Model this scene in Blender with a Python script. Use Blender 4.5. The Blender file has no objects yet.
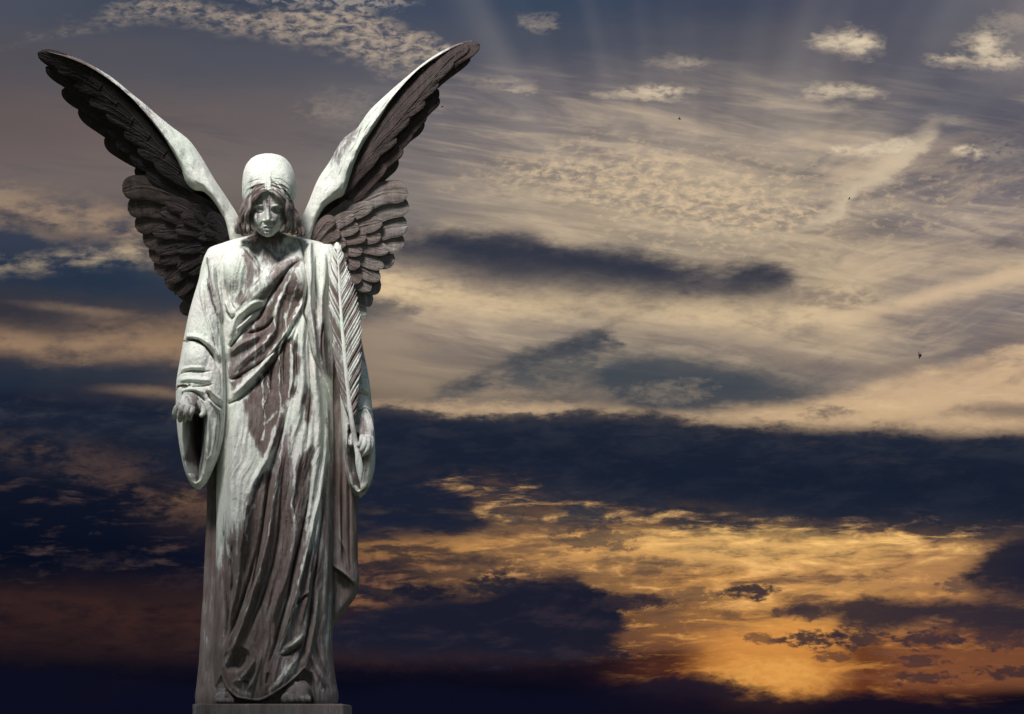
import bpy, bmesh, math, random, os
import numpy as np
from mathutils import Vector, Matrix
random.seed(7)
RNG = np.random.default_rng(11)
SC = bpy.context.scene
COL = SC.collection

# ---------------------------------------------------------------- measures
S = 0.003255            # metres per measured unit in the plane of the statue
DIST = 8.0              # camera to statue axis
ZC = 1.65               # eye height
FPX = DIST / S          # focal length in measured units
UX, UY = 512.0, 738.0   # straight ahead of the eye

def P(x, y, d):
    """measured position (right, down, towards the viewer) -> metres"""
    x = np.asarray(x, float); y = np.asarray(y, float); d = np.asarray(d, float)
    Y = DIST - d * S
    k = Y / DIST
    return np.stack([(x - UX) * S * k, Y + 0 * x, ZC + (UY - y) * S * k], -1)

ROOT = P(268, 705, 0)

# ---------------------------------------------------------------- objects
def tag(o, label=None, cat=None, group=None, kind=None):
    if label: o['label'] = label
    if cat: o['category'] = cat
    if group: o['group'] = group
    if kind: o['kind'] = kind
    return o

def empty(name, loc, label, cat, group=None):
    o = bpy.data.objects.new(name, None)
    o.location = loc
    o.empty_display_size = 0.2
    COL.objects.link(o)
    PARENT_AT[o.name] = np.asarray(loc, float)
    return tag(o, label, cat, group)

def make_mesh(name, V, F, mat, parent=None, origin=None, smooth=True, attrs=None):
    """V in world metres; F list/array of faces; the object's origin is `origin`"""
    V = np.asarray(V, float).reshape(-1, 3)
    if origin is None: origin = ROOT if parent is not None else V.mean(0)
    origin = np.asarray(origin, float)
    me = bpy.data.meshes.new(name)
    Vl = V - origin
    if isinstance(F, np.ndarray):
        n, m = F.shape
        me.vertices.add(len(Vl)); me.vertices.foreach_set('co', Vl.ravel())
        me.loops.add(n * m); me.loops.foreach_set('vertex_index', F.ravel().astype(np.int32))
        me.polygons.add(n)
        me.polygons.foreach_set('loop_start', np.arange(0, n * m, m, dtype=np.int32))
        me.polygons.foreach_set('loop_total', np.full(n, m, dtype=np.int32))
        me.update(calc_edges=True); me.validate()
    else:
        me.from_pydata(Vl.tolist(), [], [list(f) for f in F]); me.update()
    if smooth: me.polygons.foreach_set('use_smooth', np.ones(len(me.polygons), bool))
    if attrs:
        for k, a in attrs.items():
            at = me.attributes.new(k, 'FLOAT', 'POINT')
            at.data.foreach_set('value', np.asarray(a, np.float32).ravel())
    me.materials.append(mat)
    o = bpy.data.objects.new(name, me)
    COL.objects.link(o)
    if parent is not None:
        o.parent = parent
        o.location = origin - np.asarray(PARENT_AT[parent.name])
    else:
        o.location = origin
    PARENT_AT[o.name] = origin
    return o
PARENT_AT = {}

def grid_faces(nr, nc, wrap=False):
    r = np.arange(nr - 1)[:, None]; c = np.arange(nc if wrap else nc - 1)[None, :]
    c2 = (c + 1) % nc
    a = r * nc + c; b = r * nc + c2; e = (r + 1) * nc + c2; f = (r + 1) * nc + c
    return np.stack([a, f, e, b], -1).reshape(-1, 4)

class Bag:
    """collects grids and other pieces into one mesh"""
    def __init__(s): s.V = []; s.F = []; s.n = 0; s.A = []
    def add(s, V, F, a=0.0):
        V = np.asarray(V, float).reshape(-1, 3); F = np.asarray(F)
        if F.shape[1] == 3: F = np.concatenate([F, F[:, 2:3]], 1)
        s.V.append(V); s.F.append(F + s.n); s.n += len(V)
        s.A.append(np.broadcast_to(np.asarray(a, float), (len(V),)))
    def faces(s):
        F = np.concatenate(s.F); out = []
        tri = F[:, 2] == F[:, 3]
        return [tuple(f[:3]) if t else tuple(f) for f, t in zip(F.tolist(), tri.tolist())]
    def build(s, name, mat, parent=None, origin=None, smooth=True):
        return make_mesh(name, np.concatenate(s.V), s.faces(), mat, parent, origin, smooth, {'stain_shade': np.concatenate(s.A)})

# ---------------------------------------------------------------- curves
def spline(pts, n):
    """Catmull-Rom through pts (k, dim), n samples evenly along the length"""
    p = np.asarray(pts, float)
    if len(p) == 2: p = np.array([p[0], (p[0] + p[1]) / 2, p[1]])
    seg = np.linalg.norm(np.diff(p[:, :2], axis=0), axis=1) ** 0.5 + 1e-6
    t = np.concatenate([[0], np.cumsum(seg)])
    return hermite(t, p, np.linspace(0, t[-1], n))

def hermite(t, p, q):
    t = np.asarray(t, float); p = np.asarray(p, float); one = p.ndim == 1
    if one: p = p[:, None]
    d = np.diff(p, axis=0) / np.diff(t)[:, None]
    m = np.empty_like(p); m[0] = d[0]; m[-1] = d[-1]
    h = np.diff(t)[:, None]
    if len(t) > 2:
        m[1:-1] = (d[:-1] * h[1:] + d[1:] * h[:-1]) / (h[1:] + h[:-1])
    i = np.clip(np.searchsorted(t, q, 'right') - 1, 0, len(t) - 2)
    hh = (t[i + 1] - t[i])[:, None]; s = ((q - t[i]) / hh[:, 0])[:, None]
    s = np.clip(s, 0, 1)
    r = (2*s**3 - 3*s**2 + 1) * p[i] + (s**3 - 2*s**2 + s) * hh * m[i] + (-2*s**3 + 3*s**2) * p[i+1] + (s**3 - s**2) * hh * m[i+1]
    return r[:, 0] if one else r

def sstep(a, b, x):
    t = np.clip((x - a) / (b - a), 0, 1)
    return t * t * (3 - 2 * t)

# ---------------------------------------------------------------- value noise (numpy)
def vnoise(x, y, seed=0):
    xi = np.floor(x).astype(np.int64); yi = np.floor(y).astype(np.int64)
    fx = x - xi; fy = y - yi
    fx = fx*fx*(3-2*fx); fy = fy*fy*(3-2*fy)
    def hsh(a, b):
        h = (a * 374761393 + b * 668265263 + seed * 974634777) & 0x7fffffff
        h = ((h ^ (h >> 13)) * 1274126177) & 0x7fffffff
        return ((h ^ (h >> 16)) & 0xffff) / 65535.0
    return (hsh(xi, yi)*(1-fx) + hsh(xi+1, yi)*fx)*(1-fy) + (hsh(xi, yi+1)*(1-fx) + hsh(xi+1, yi+1)*fx)*fy
def fbm(x, y, o=4, seed=0):
    r = 0; a = 0.5; s = 0
    for i in range(o):
        r = r + a * vnoise(x * 2**i, y * 2**i, seed + i * 17); s += a; a *= 0.5
    return r / s

# ---------------------------------------------------------------- carved relief
class Relief:
    """a map of how far the carving stands proud (+) or cuts in (-)"""
    def __init__(s, x0, y0, x1, y1, res=2, fill=0.0):
        s.x0, s.y0, s.res = x0, y0, res
        s.w = int((x1 - x0) * res) + 1; s.h = int((y1 - y0) * res) + 1
        s.H = np.full((s.h, s.w), float(fill))
    def _win(s, xa, ya, xb, yb):
        i0 = max(0, int((ya - s.y0) * s.res)); i1 = min(s.h, int((yb - s.y0) * s.res) + 2)
        j0 = max(0, int((xa - s.x0) * s.res)); j1 = min(s.w, int((xb - s.x0) * s.res) + 2)
        if i1 <= i0 or j1 <= j0: return None
        Y, X = np.mgrid[i0:i1, j0:j1]
        return slice(i0, i1), slice(j0, j1), X / s.res + s.x0, Y / s.res + s.y0
    def stroke(s, pts, w, h, kind='ridge', mode='add', taper=(0.25, 0.25), jit=0.0):
        """pts [(x,y)...]; w half width and h height, each a number or (start, ..., end)"""
        c = spline(pts, max(12, int(6 * len(pts))))
        n = len(c); u = np.linspace(0, 1, n)
        ws = np.interp(u, np.linspace(0, 1, len(np.atleast_1d(w))), np.atleast_1d(w))
        hs = np.interp(u, np.linspace(0, 1, len(np.atleast_1d(h))), np.atleast_1d(h))
        ta, tb = taper
        env = (sstep(0, ta, u) if ta > 0 else 1) * (sstep(0, tb, 1 - u) if tb > 0 else 1)
        m = ws.max() * (4.0 if kind in ('edge',) else 1.6) + 1
        win = s._win(c[:, 0].min() - m, c[:, 1].min() - m, c[:, 0].max() + m, c[:, 1].max() + m)
        if win is None: return
        si, sj, X, Y = win
        if jit: 
            X = X + (fbm(X / 5, Y / 5, 2, 5) - 0.5) * jit; Y = Y + (fbm(X / 5 + 9, Y / 5, 2, 6) - 0.5) * jit
        best = np.full(X.shape, 1e9); W = np.ones(X.shape); Hh = np.zeros(X.shape); sg = np.ones(X.shape)
        for k in range(n - 1):
            ax, ay = c[k]; bx, by = c[k + 1]; dx, dy = bx - ax, by - ay
            L2 = dx*dx + dy*dy + 1e-9
            t = np.clip(((X - ax) * dx + (Y - ay) * dy) / L2, 0, 1)
            ex = X - ax - t * dx; ey = Y - ay - t * dy
            q = ex*ex + ey*ey
            b = q < best
            best = np.where(b, q, best)
            W = np.where(b, ws[k] + t * (ws[k+1] - ws[k]), W)
            Hh = np.where(b, hs[k]*env_at(env, k) + t * (hs[k+1]*env_at(env, k+1) - hs[k]*env_at(env, k)), Hh)
            sg = np.where(b, np.sign(dx * ey - dy * ex), sg)
        d = np.sqrt(best); t = d / W
        if kind == 'ridge': v = np.where(t < 1, (1 - t*t)**2, 0)
        elif kind == 'crease': v = -np.exp(-(t * 2.2)**1.3)
        elif kind == 'edge':     # cloth edge: proud on the right-hand side of the path, falling away slowly
            sd = sg * t
            v = np.where(sd > 0, np.exp(-sd * 0.9) * sstep(-0.15, 0.2, sd), 0) + np.where(sd <= 0, 0, 0)
        elif kind == 'flat': v = 1 - sstep(0.55, 1.0, t)
        v = v * Hh
        if mode == 'add': s.H[si, sj] += v
        elif mode == 'max': s.H[si, sj] = np.maximum(s.H[si, sj], v)
    def paint(s, pts, w, value, soft=0.5, jit=2.5, strength=1.0):
        c = spline(pts, max(12, 6 * len(pts))); n = len(c); u = np.linspace(0, 1, n)
        ws = np.interp(u, np.linspace(0, 1, len(np.atleast_1d(w))), np.atleast_1d(w))
        m = ws.max() * 1.2 + 3
        win = s._win(c[:, 0].min() - m, c[:, 1].min() - m, c[:, 0].max() + m, c[:, 1].max() + m)
        if win is None: return
        si, sj, X, Y = win
        X = X + (fbm(X / 4, Y / 7, 3, 15) - 0.5) * jit * 2
        Y = Y + (fbm(X / 4 + 9, Y / 7, 3, 16) - 0.5) * jit * 2
        T = np.full(X.shape, 1e9)
        for k in range(n - 1):
            ax, ay = c[k]; bx, by = c[k + 1]; dx, dy = bx - ax, by - ay
            t = np.clip(((X - ax) * dx + (Y - ay) * dy) / (dx*dx + dy*dy + 1e-9), 0, 1)
            d = np.hypot(X - ax - t * dx, Y - ay - t * dy) / (ws[k] + t * (ws[k+1] - ws[k]))
            T = np.minimum(T, d)
        cov = (1 - sstep(1 - soft, 1.0, T)) * strength
        s.H[si, sj] = s.H[si, sj] * (1 - cov) + value * cov
    def poly(s, pts, value, soft=2.0, mode='lerp', jit=0.0):
        jit *= 2.0
        p = np.asarray(pts, float); m = soft + 3 + jit
        win = s._win(p[:, 0].min() - m, p[:, 1].min() - m, p[:, 0].max() + m, p[:, 1].max() + m)
        if win is None: return
        si, sj, X, Y = win
        if jit:
            X0 = X; X = X + (fbm(X / 7, Y / 12, 4, 25) - 0.5) * jit * 2
            Y = Y + (fbm(X0 / 7 + 9, Y / 12, 4, 26) - 0.5) * jit * 2
        ins = np.zeros(X.shape, bool); D = np.full(X.shape, 1e9)
        k = len(p)
        for i in range(k):
            ax, ay = p[i]; bx, by = p[(i + 1) % k]; dx, dy = bx - ax, by - ay
            t = np.clip(((X - ax) * dx + (Y - ay) * dy) / (dx*dx + dy*dy + 1e-9), 0, 1)
            D = np.minimum(D, np.hypot(X - ax - t * dx, Y - ay - t * dy))
            cond = ((ay > Y) != (by > Y))
            with np.errstate(divide='ignore', invalid='ignore'):
                xx = ax + (Y - ay) * dx / (dy if dy != 0 else 1e-9)
            ins ^= cond & (X < xx)
        sd = np.where(ins, D, -D)
        if mode == 'lerp' and jit: soft *= 2.2
        cov = sstep(-soft, soft, sd)
        if mode == 'lerp': s.H[si, sj] = s.H[si, sj] * (1 - cov) + value * cov
        else: s.H[si, sj] += value * cov
    def blob(s, x, y, rx, ry, h, p=2.0, rot=0.0):
        m = max(rx, ry)
        win = s._win(x - m, y - m, x + m, y + m)
        if win is None: return
        si, sj, X, Y = win
        c, q = math.cos(rot), math.sin(rot)
        a = ((X - x) * c + (Y - y) * q) / rx; b = (-(X - x) * q + (Y - y) * c) / ry
        t = a*a + b*b
        s.H[si, sj] += h * np.where(t < 1, (1 - t)**p, 0)
    def sample(s, x, y):
        fx = np.clip((np.asarray(x) - s.x0) * s.res, 0, s.w - 1.001); fy = np.clip((np.asarray(y) - s.y0) * s.res, 0, s.h - 1.001)
        j = fx.astype(int); i = fy.astype(int); a = fx - j; b = fy - i
        H = s.H
        return (H[i, j]*(1-a) + H[i, j+1]*a)*(1-b) + (H[i+1, j]*(1-a) + H[i+1, j+1]*a)*b
def env_at(e, k): return e[k] if hasattr(e, '__len__') else e

def loft(rows, ny, nf, nb, relief=None, stain_shade=None, p=2.2, lateral=0.5, back_scale=1.0):
    """rows: (y, xl, xr, dc, df, db). Returns V, F, stain. Closed solid with carved front."""
    R = np.asarray(rows, float)
    y = np.linspace(R[0, 0], R[-1, 0], ny)
    xl, xr, dc, df, db = [hermite(R[:, 0], R[:, k], y) for k in range(1, 6)]
    xc = (xl + xr) / 2; w = np.maximum((xr - xl) / 2, 0.01)
    t = np.linspace(-math.pi / 2, math.pi / 2, nf)
    sf = 0.55 * np.sin(t) + 0.45 * t / (math.pi / 2)
    tb = np.linspace(math.pi / 2, -math.pi / 2, nb + 2)[1:-1]
    sb = np.sin(tb)
    prof = lambda s_: np.maximum(0, 1 - np.abs(s_)**p)**(1 / p)
    s_all = np.concatenate([sf, sb])
    X = xc[:, None] + w[:, None] * s_all[None, :]
    Y = np.repeat(y[:, None], len(s_all), 1)
    D = np.empty_like(X)
    D[:, :nf] = dc[:, None] + df[:, None] * prof(sf)[None, :]
    D[:, nf:] = dc[:, None] - db[:, None] * prof(sb)[None, :] * back_scale
    st = np.zeros_like(X)
    if stain_shade is not None: st = stain_shade.sample(X, Y)
    if relief is not None:
        Hm = relief.sample(X[:, :nf], Y[:, :nf])
        nx = sf[None, :] / w[:, None]; nd = prof(sf)[None, :] / np.maximum(df, 1)[:, None]
        L = np.hypot(nx, nd) + 1e-9; nx = nx / L; nd = nd / L
        fade = sstep(0.0, 0.35, 1 - np.abs(sf))[None, :] * 0.85 + 0.15
        X[:, :nf] += Hm * nx * lateral * fade
        D[:, :nf] += Hm * (0.35 + 0.65 * nd) * fade
    V = P(X, Y, D)
    nc = V.shape[1]
    F = grid_faces(ny, nc, True)
    top = P(xc[0], y[0], dc[0])[None]; bot = P(xc[-1], y[-1], dc[-1])[None]
    n = ny * nc
    VV = np.concatenate([V.reshape(-1, 3), top, bot])
    c = np.arange(nc); c2 = (c + 1) % nc
    f1 = np.stack([np.full(nc, n), c, c2, c2], -1)
    f2 = np.stack([np.full(nc, n + 1), (ny - 1) * nc + c2, (ny - 1) * nc + c, (ny - 1) * nc + c], -1)
    st = np.concatenate([st.ravel(), [st[0].mean(), st[-1].mean()]])
    return VV, np.concatenate([F, f1, f2]), st

def tube(path, n=24, seg=14, strands=0, depth=0.15, twist=0.0, flat=1.0, bulge=None):
    """path: (x,y,d,r) -> closed tapering tube"""
    c = spline(path, n)
    C = P(c[:, 0], c[:, 1], c[:, 2]); r = np.maximum(c[:, 3], 0.05) * S
    T = np.gradient(C, axis=0); T /= np.linalg.norm(T, axis=1)[:, None] + 1e-12
    ref = np.array([0.0, -1.0, 0.0])
    A = np.cross(T, ref); A /= np.linalg.norm(A, axis=1)[:, None] + 1e-9
    B = np.cross(A, T)
    th = np.linspace(0, 2 * math.pi, seg, endpoint=False)
    u = np.linspace(0, 1, n)
    k = 1 + (depth * np.cos(strands * th[None, :] + twist * u[:, None]) if strands else 0 * th[None, :])
    V = C[:, None] + (A[:, None] * np.cos(th)[None, :, None] + B[:, None] * np.sin(th)[None, :, None] * flat) * (r[:, None] * k)[..., None]
    F = grid_faces(n, seg, True)
    VV = np.concatenate([V.reshape(-1, 3), (C[0] - T[0] * r[0] * 0.6)[None], (C[-1] + T[-1] * r[-1] * 0.6)[None]])
    m = n * seg; q = np.arange(seg); q2 = (q + 1) % seg
    f1 = np.stack([np.full(seg, m), q2, q, q], -1); f2 = np.stack([np.full(seg, m + 1), (n-1)*seg + q, (n-1)*seg + q2, (n-1)*seg + q2], -1)
    return VV, np.concatenate([F, f1[:, [0, 2, 1, 1]] * 1, f2[:, [0, 2, 1, 1]]])

def fuse(name, bag, mat, parent, voxel, smooth_it=4, stain_shade=0.2):
    """union of overlapping pieces into one continuous carved surface"""
    V = np.concatenate(bag.V); F = bag.faces()
    me = bpy.data.meshes.new('tmp'); me.from_pydata(V.tolist(), [], F); me.update()
    bm = bmesh.new(); bm.from_mesh(me); bmesh.ops.recalc_face_normals(bm, faces=bm.faces); bm.to_mesh(me); bm.free()
    o = bpy.data.objects.new('tmp', me); COL.objects.link(o)
    m = o.modifiers.new('r', 'REMESH'); m.mode = 'VOXEL'; m.voxel_size = voxel; m.use_smooth_shade = True
    q = o.modifiers.new('s', 'SMOOTH'); q.factor = 0.5; q.iterations = smooth_it
    dg = bpy.context.evaluated_depsgraph_get()
    ev = o.evaluated_get(dg); em = ev.to_mesh()
    VV = np.empty(len(em.vertices) * 3); em.vertices.foreach_get('co', VV)
    FF = [tuple(p_.vertices) for p_ in em.polygons]
    ev.to_mesh_clear()
    bpy.data.objects.remove(o); bpy.data.meshes.remove(me)
    VV = VV.reshape(-1, 3)
    st = stain_shade if np.isscalar(stain_shade) else stain_shade(VV)
    return make_mesh(name, VV, FF, mat, parent, None, True, {'stain_shade': np.broadcast_to(st, (len(VV),))})
# ---------------------------------------------------------------- materials
def new_mat(name):
    m = bpy.data.materials.new(name); m.use_nodes = True
    nt = m.node_tree; nt.nodes.clear()
    out = nt.nodes.new('ShaderNodeOutputMaterial'); b = nt.nodes.new('ShaderNodeBsdfPrincipled')
    nt.links.new(b.outputs[0], out.inputs[0])
    return m, nt, b

def ramp(nt, stops, interp='LINEAR'):
    r = nt.nodes.new('ShaderNodeValToRGB'); cr = r.color_ramp; cr.interpolation = interp
    while len(cr.elements) > 1: cr.elements.remove(cr.elements[-1])
    for i, (p, c) in enumerate(stops):
        e = cr.elements[0] if i == 0 else cr.elements.new(p)
        e.position = p; e.color = (*c, 1) if len(c) == 3 else c
    return r

def nmath(nt, op, a, b=None, c=None, clamp=False):
    n = nt.nodes.new('ShaderNodeMath'); n.operation = op; n.use_clamp = clamp
    for i, v in enumerate((a, b, c)):
        if v is None: continue
        if isinstance(v, (int, float)): n.inputs[i].default_value = v
        else: nt.links.new(v, n.inputs[i])
    return n.outputs[0]

def noise(nt, vec, scale, detail=4, rough=0.55, dist=0.0, out='Fac'):
    n = nt.nodes.new('ShaderNodeTexNoise'); n.inputs['Scale'].default_value = scale
    n.inputs['Detail'].default_value = detail; n.inputs['Roughness'].default_value = rough
    n.inputs['Distortion'].default_value = dist
    nt.links.new(vec, n.inputs['Vector'])
    return n.outputs[0] if out == 'Fac' else n.outputs[1]

def mapping(nt, vec, scale=(1, 1, 1), loc=(0, 0, 0)):
    m = nt.nodes.new('ShaderNodeMapping'); m.inputs['Scale'].default_value = scale; m.inputs['Location'].default_value = loc
    nt.links.new(vec, m.inputs['Vector']); return m.outputs[0]

def mixc(nt, f, a, b, blend='MIX'):
    m = nt.nodes.new('ShaderNodeMix'); m.data_type = 'RGBA'; m.blend_type = blend
    for s_, v in ((m.inputs[0], f), (m.inputs[6], a), (m.inputs[7], b)):
        if isinstance(v, (int, float)): s_.default_value = v
        elif isinstance(v, tuple): s_.default_value = (*v, 1)
        else: nt.links.new(v, s_)
    return m.outputs[2]

def stone_material(name, wobble=0.75, rough=0.85, bump=0.5):
    """weathered marble: lime-white wash over purple-brown bare stone, black crust and painted shade where stain is 2"""
    m, nt, b = new_mat(name)
    tc = nt.nodes.new('ShaderNodeTexCoord').outputs['Object']
    at = nt.nodes.new('ShaderNodeAttribute'); at.attribute_name = 'stain_shade'; at = at.outputs['Fac']
    streak = noise(nt, mapping(nt, tc, (46, 46, 5.5)), 1.0, 6, 0.62, 0.6)
    patch = noise(nt, mapping(nt, tc, (1, 1, 0.6)), 22, 6, 0.62, 0.4)
    streak2 = noise(nt, mapping(nt, tc, (150, 150, 11)), 1.0, 5, 0.6, 0.4)
    fine = noise(nt, tc, 150, 5, 0.65)
    speck = noise(nt, tc, 420, 3, 0.6)
    w = nmath(nt, 'ADD', nmath(nt, 'MULTIPLY', nmath(nt, 'SUBTRACT', streak, 0.5), 1.3),
              nmath(nt, 'MULTIPLY', nmath(nt, 'SUBTRACT', patch, 0.5), 1.0))
    w = nmath(nt, 'ADD', w, nmath(nt, 'MULTIPLY', nmath(nt, 'SUBTRACT', streak2, 0.5), 0.9))
    w = nmath(nt, 'ADD', w, nmath(nt, 'MULTIPLY', nmath(nt, 'SUBTRACT', fine, 0.5), 0.75))
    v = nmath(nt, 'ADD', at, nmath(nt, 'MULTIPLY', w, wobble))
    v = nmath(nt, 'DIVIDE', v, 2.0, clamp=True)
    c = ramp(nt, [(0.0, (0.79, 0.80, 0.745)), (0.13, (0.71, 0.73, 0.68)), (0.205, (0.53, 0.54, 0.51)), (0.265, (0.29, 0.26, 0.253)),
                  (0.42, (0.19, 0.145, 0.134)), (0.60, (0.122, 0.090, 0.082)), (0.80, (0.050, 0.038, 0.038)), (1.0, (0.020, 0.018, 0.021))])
    nt.links.new(v, c.inputs[0])
    tint = noise(nt, tc, 9, 3, 0.5)
    tr = ramp(nt, [(0.35, (0.95, 1.0, 0.96)), (0.5, (1, 1, 1)), (0.66, (1.0, 0.965, 0.98))]); nt.links.new(tint, tr.inputs[0])
    col = mixc(nt, 1.0, c.outputs[0], tr.outputs[0], 'MULTIPLY')
    fr = ramp(nt, [(0.30, (0.55, 0.53, 0.53)), (0.46, (0.95, 0.95, 0.95)), (0.7, (1.12, 1.12, 1.12))]); nt.links.new(fine, fr.inputs[0])
    col = mixc(nt, 0.75, col, fr.outputs[0], 'MULTIPLY')
    sr = ramp(nt, [(0.28, (0.45, 0.42, 0.42)), (0.38, (1, 1, 1))]); nt.links.new(speck, sr.inputs[0])
    col = mixc(nt, 0.6, col, sr.outputs[0], 'MULTIPLY')
    nt.links.new(col, b.inputs['Base Color'])
    b.inputs['Roughness'].default_value = rough
    b.inputs['Specular IOR Level'].default_value = 0.25
    h = nmath(nt, 'ADD', nmath(nt, 'MULTIPLY', fine, 0.6), nmath(nt, 'MULTIPLY', patch, 0.8))
    h = nmath(nt, 'ADD', h, nmath(nt, 'MULTIPLY', speck, 0.25))
    h = nmath(nt, 'ADD', h, nmath(nt, 'MULTIPLY', streak, 0.5))
    bp = nt.nodes.new('ShaderNodeBump'); bp.inputs['Strength'].default_value = bump; bp.inputs['Distance'].default_value = 0.006
    nt.links.new(h, bp.inputs['Height']); nt.links.new(bp.outputs[0], b.inputs['Normal'])
    return m

def plain_material(name, ca, cb, scale=20, rough=0.8):
    m, nt, b = new_mat(name)
    tc = nt.nodes.new('ShaderNodeTexCoord').outputs['Object']
    n = noise(nt, tc, scale, 6, 0.6)
    r = ramp(nt, [(0.3, ca), (0.7, cb)]); nt.links.new(n, r.inputs[0])
    nt.links.new(r.outputs[0], b.inputs['Base Color']); b.inputs['Roughness'].default_value = rough
    bp = nt.nodes.new('ShaderNodeBump'); bp.inputs['Strength'].default_value = 0.4; bp.inputs['Distance'].default_value = 0.01
    nt.links.new(n, bp.inputs['Height']); nt.links.new(bp.outputs[0], b.inputs['Normal'])
    return m

STONE = stone_material('weathered_marble')
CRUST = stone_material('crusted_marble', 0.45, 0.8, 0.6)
# ================================================================ the angel
angel = empty('angel_statue', ROOT, 'weathered marble angel statue with raised wings, bowed head and a palm frond in one hand', 'statue')

# ---- the gown: one carved figure from neck to hem
rb = Relief(150, 215, 380, 712, 3)
sb = Relief(150, 215, 380, 712, 2, 0.0)
def fold(pts, w, h, kind='ridge', taper=(0.25, 0.25)): rb.stroke(pts, np.atleast_1d(w) * (0.85 if kind == 'crease' else 0.95), np.atleast_1d(h) * (1.15 if kind == 'crease' else 1.05), kind, 'add', taper)
def ridge_crease(pts, w, h, side=1, cw=2.5, ch=5, taper=(0.2, 0.2)):
    fold(pts, w, h, 'ridge', taper)
    fold([(x + side * w * 0.8, y) for x, y in pts], cw, ch, 'crease', taper)

# breasts, thigh, hips
rb.blob(231, 268, 19, 26, 9, 1.5); rb.blob(295, 277, 20, 26, 9, 1.5)
rb.blob(236, 480, 22, 95, 11, 1.3); rb.blob(233, 532, 13, 30, 4, 1.6); rb.blob(303, 430, 34, 120, 7, 1.4)
rb.blob(262, 240, 26, 10, -3, 1.5)
# collar: chest skin sunk between two cloth edges
rb.poly([(246, 238), (251, 251), (257, 262), (263, 273), (268, 268), (280, 262), (296, 254), (299, 240), (285, 236), (262, 234)], -4.0, 1.6, 'add')
fold([(240, 243), (249, 252), (257, 262), (262, 272)], 3.4, 3.6)
fold([(253, 255), (258, 262), (262, 271)], 2.0, 6, 'crease')
fold([(263, 272), (258, 279), (251, 287), (243, 301), (236, 311)], 2.2, 2.2)
fold([(274, 254), (276, 260)], 1.6, 1.6, 'crease'); fold([(281, 250), (283, 256)], 1.6, 1.4, 'crease')
# the broad roll from the right shoulder to the left waist
fold([(314, 240), (302, 250), (288, 262), (272, 278), (256, 294), (243, 307), (232, 322)], (7, 9, 10, 10), (1.5, 4.5, 6.5, 7, 5), 'ridge', (0.45, 0.2))
fold([(303, 259), (289, 268), (280, 282), (269, 298), (259, 317), (247, 326), (236, 339), (229, 348)], (2.5, 3.5, 4), (5, 8, 11), 'crease', (0.15, 0.02))
fold([(268, 301), (256, 303), (245, 311), (237, 318), (230, 338)], 4.2, 4.2, 'ridge', (0.2, 0.1))
fold([(266, 306), (256, 311), (246, 317), (241, 322)], 2.4, 7, 'crease')
fold([(254, 312), (246, 322), (236, 330)], 2.4, 5)
fold([(226, 310), (231, 318), (236, 314)], 3, 7, 'crease')
fold([(224, 262), (226, 285), (231, 303), (236, 309)], 3, 6, 'crease', (0.4, 0.05))
fold([(229, 295), (233, 305), (237, 309)], 2.0, 4); 
fold([(225, 300), (229, 310), (231, 317)], 2.5, 5)
# pulled folds across the waist
fold([(290, 270), (284, 290), (277, 308), (275, 326), (268, 339), (256, 350), (244, 360), (231, 374)], (3.5, 4.5, 4), (3, 5, 4), 'ridge', (0.3, 0.1))
fold([(277, 314), (266, 327), (257, 331), (246, 334)], 3, 6, 'crease')
fold([(262, 334), (250, 340), (236, 348), (229, 358)], 4, 5)
fold([(284, 336), (278, 346), (271, 354), (258, 364), (240, 375), (230, 380)], 2.8, 6, 'crease', (0.2, 0.05))
fold([(305, 286), (301, 305), (291, 322), (284, 335), (274, 350), (266, 362), (258, 371), (246, 383), (232, 397)], (3, 4, 4.5, 5), (4, 6, 8, 7), 'ridge', (0.2, 0.05))
fold([(291, 330), (285, 342), (276, 360), (267, 372), (256, 384), (240, 398), (229, 403)], (2.2, 3, 3.5), (4, 6, 11), 'crease', (0.2, 0.0))
fold([(229, 379), (237, 378), (243, 375)], 3, 6, 'crease')
fold([(228, 360), (230, 372), (233, 388)], 2.5, 4)
# upright pleats over the stomach
for pts, w, h in [([(299, 318), (291, 335), (281, 345), (279, 365), (280, 385), (281, 402)], 2.4, 3.4),
                  ([(301, 322), (293, 345), (292, 365), (291, 385), (287, 402)], 2.8, 3.8),
                  ([(308, 300), (303, 325), (301, 350), (302, 380), (298, 410), (296, 440)], (4, 5.5, 6), 5.5),
                  ([(313, 345), (314, 372), (317, 400), (318, 440), (315, 470)], (4, 6, 6), 5),
                  ([(268, 372), (262, 385), (264, 398)], 1.6, 1.4), ([(265, 376), (268, 392), (265, 402), (263, 412), (264, 424)], 1.6, 1.4)]:
    fold(pts, w, h)
for pts in [[(285, 340), (284, 365), (285, 395)], [(297, 335), (297, 362), (297, 385), (292, 400)], [(308, 335), (309, 362), (310, 395), (307, 430), (306, 460)], [(272, 358), (271, 380), (272, 396)]]:
    fold(pts, 2.2, 3.5, 'crease')
# mantle hanging from the right shoulder
fold([(309, 238), (309, 255), (310, 275), (309, 300), (312, 325), (315, 348), (320, 366)], (5, 5, 4), 8, 'ridge', (0.05, 0.25))
fold([(325, 246), (325, 275), (321, 300), (321, 330), (323, 352), (331, 382)], (6, 6, 5), 9, 'ridge', (0.05, 0.15))
fold([(317, 250), (316, 280), (318, 305), (319, 335)], 3, 5, 'crease')
fold([(298, 236), (302, 248), (305, 262), (307, 287), (306, 303), (304, 312), (308, 326), (311, 341), (314, 356), (321, 370), (327, 384), (331, 400)], (2.2, 2.5, 3.2), (6, 8, 13), 'crease', (0.05, 0.05))
fold([(325, 314), (321, 335), (322, 357), (327, 374)], 2.2, 6, 'crease')
fold([(296, 262), (302, 280), (302, 300)], 5, 4)
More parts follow.
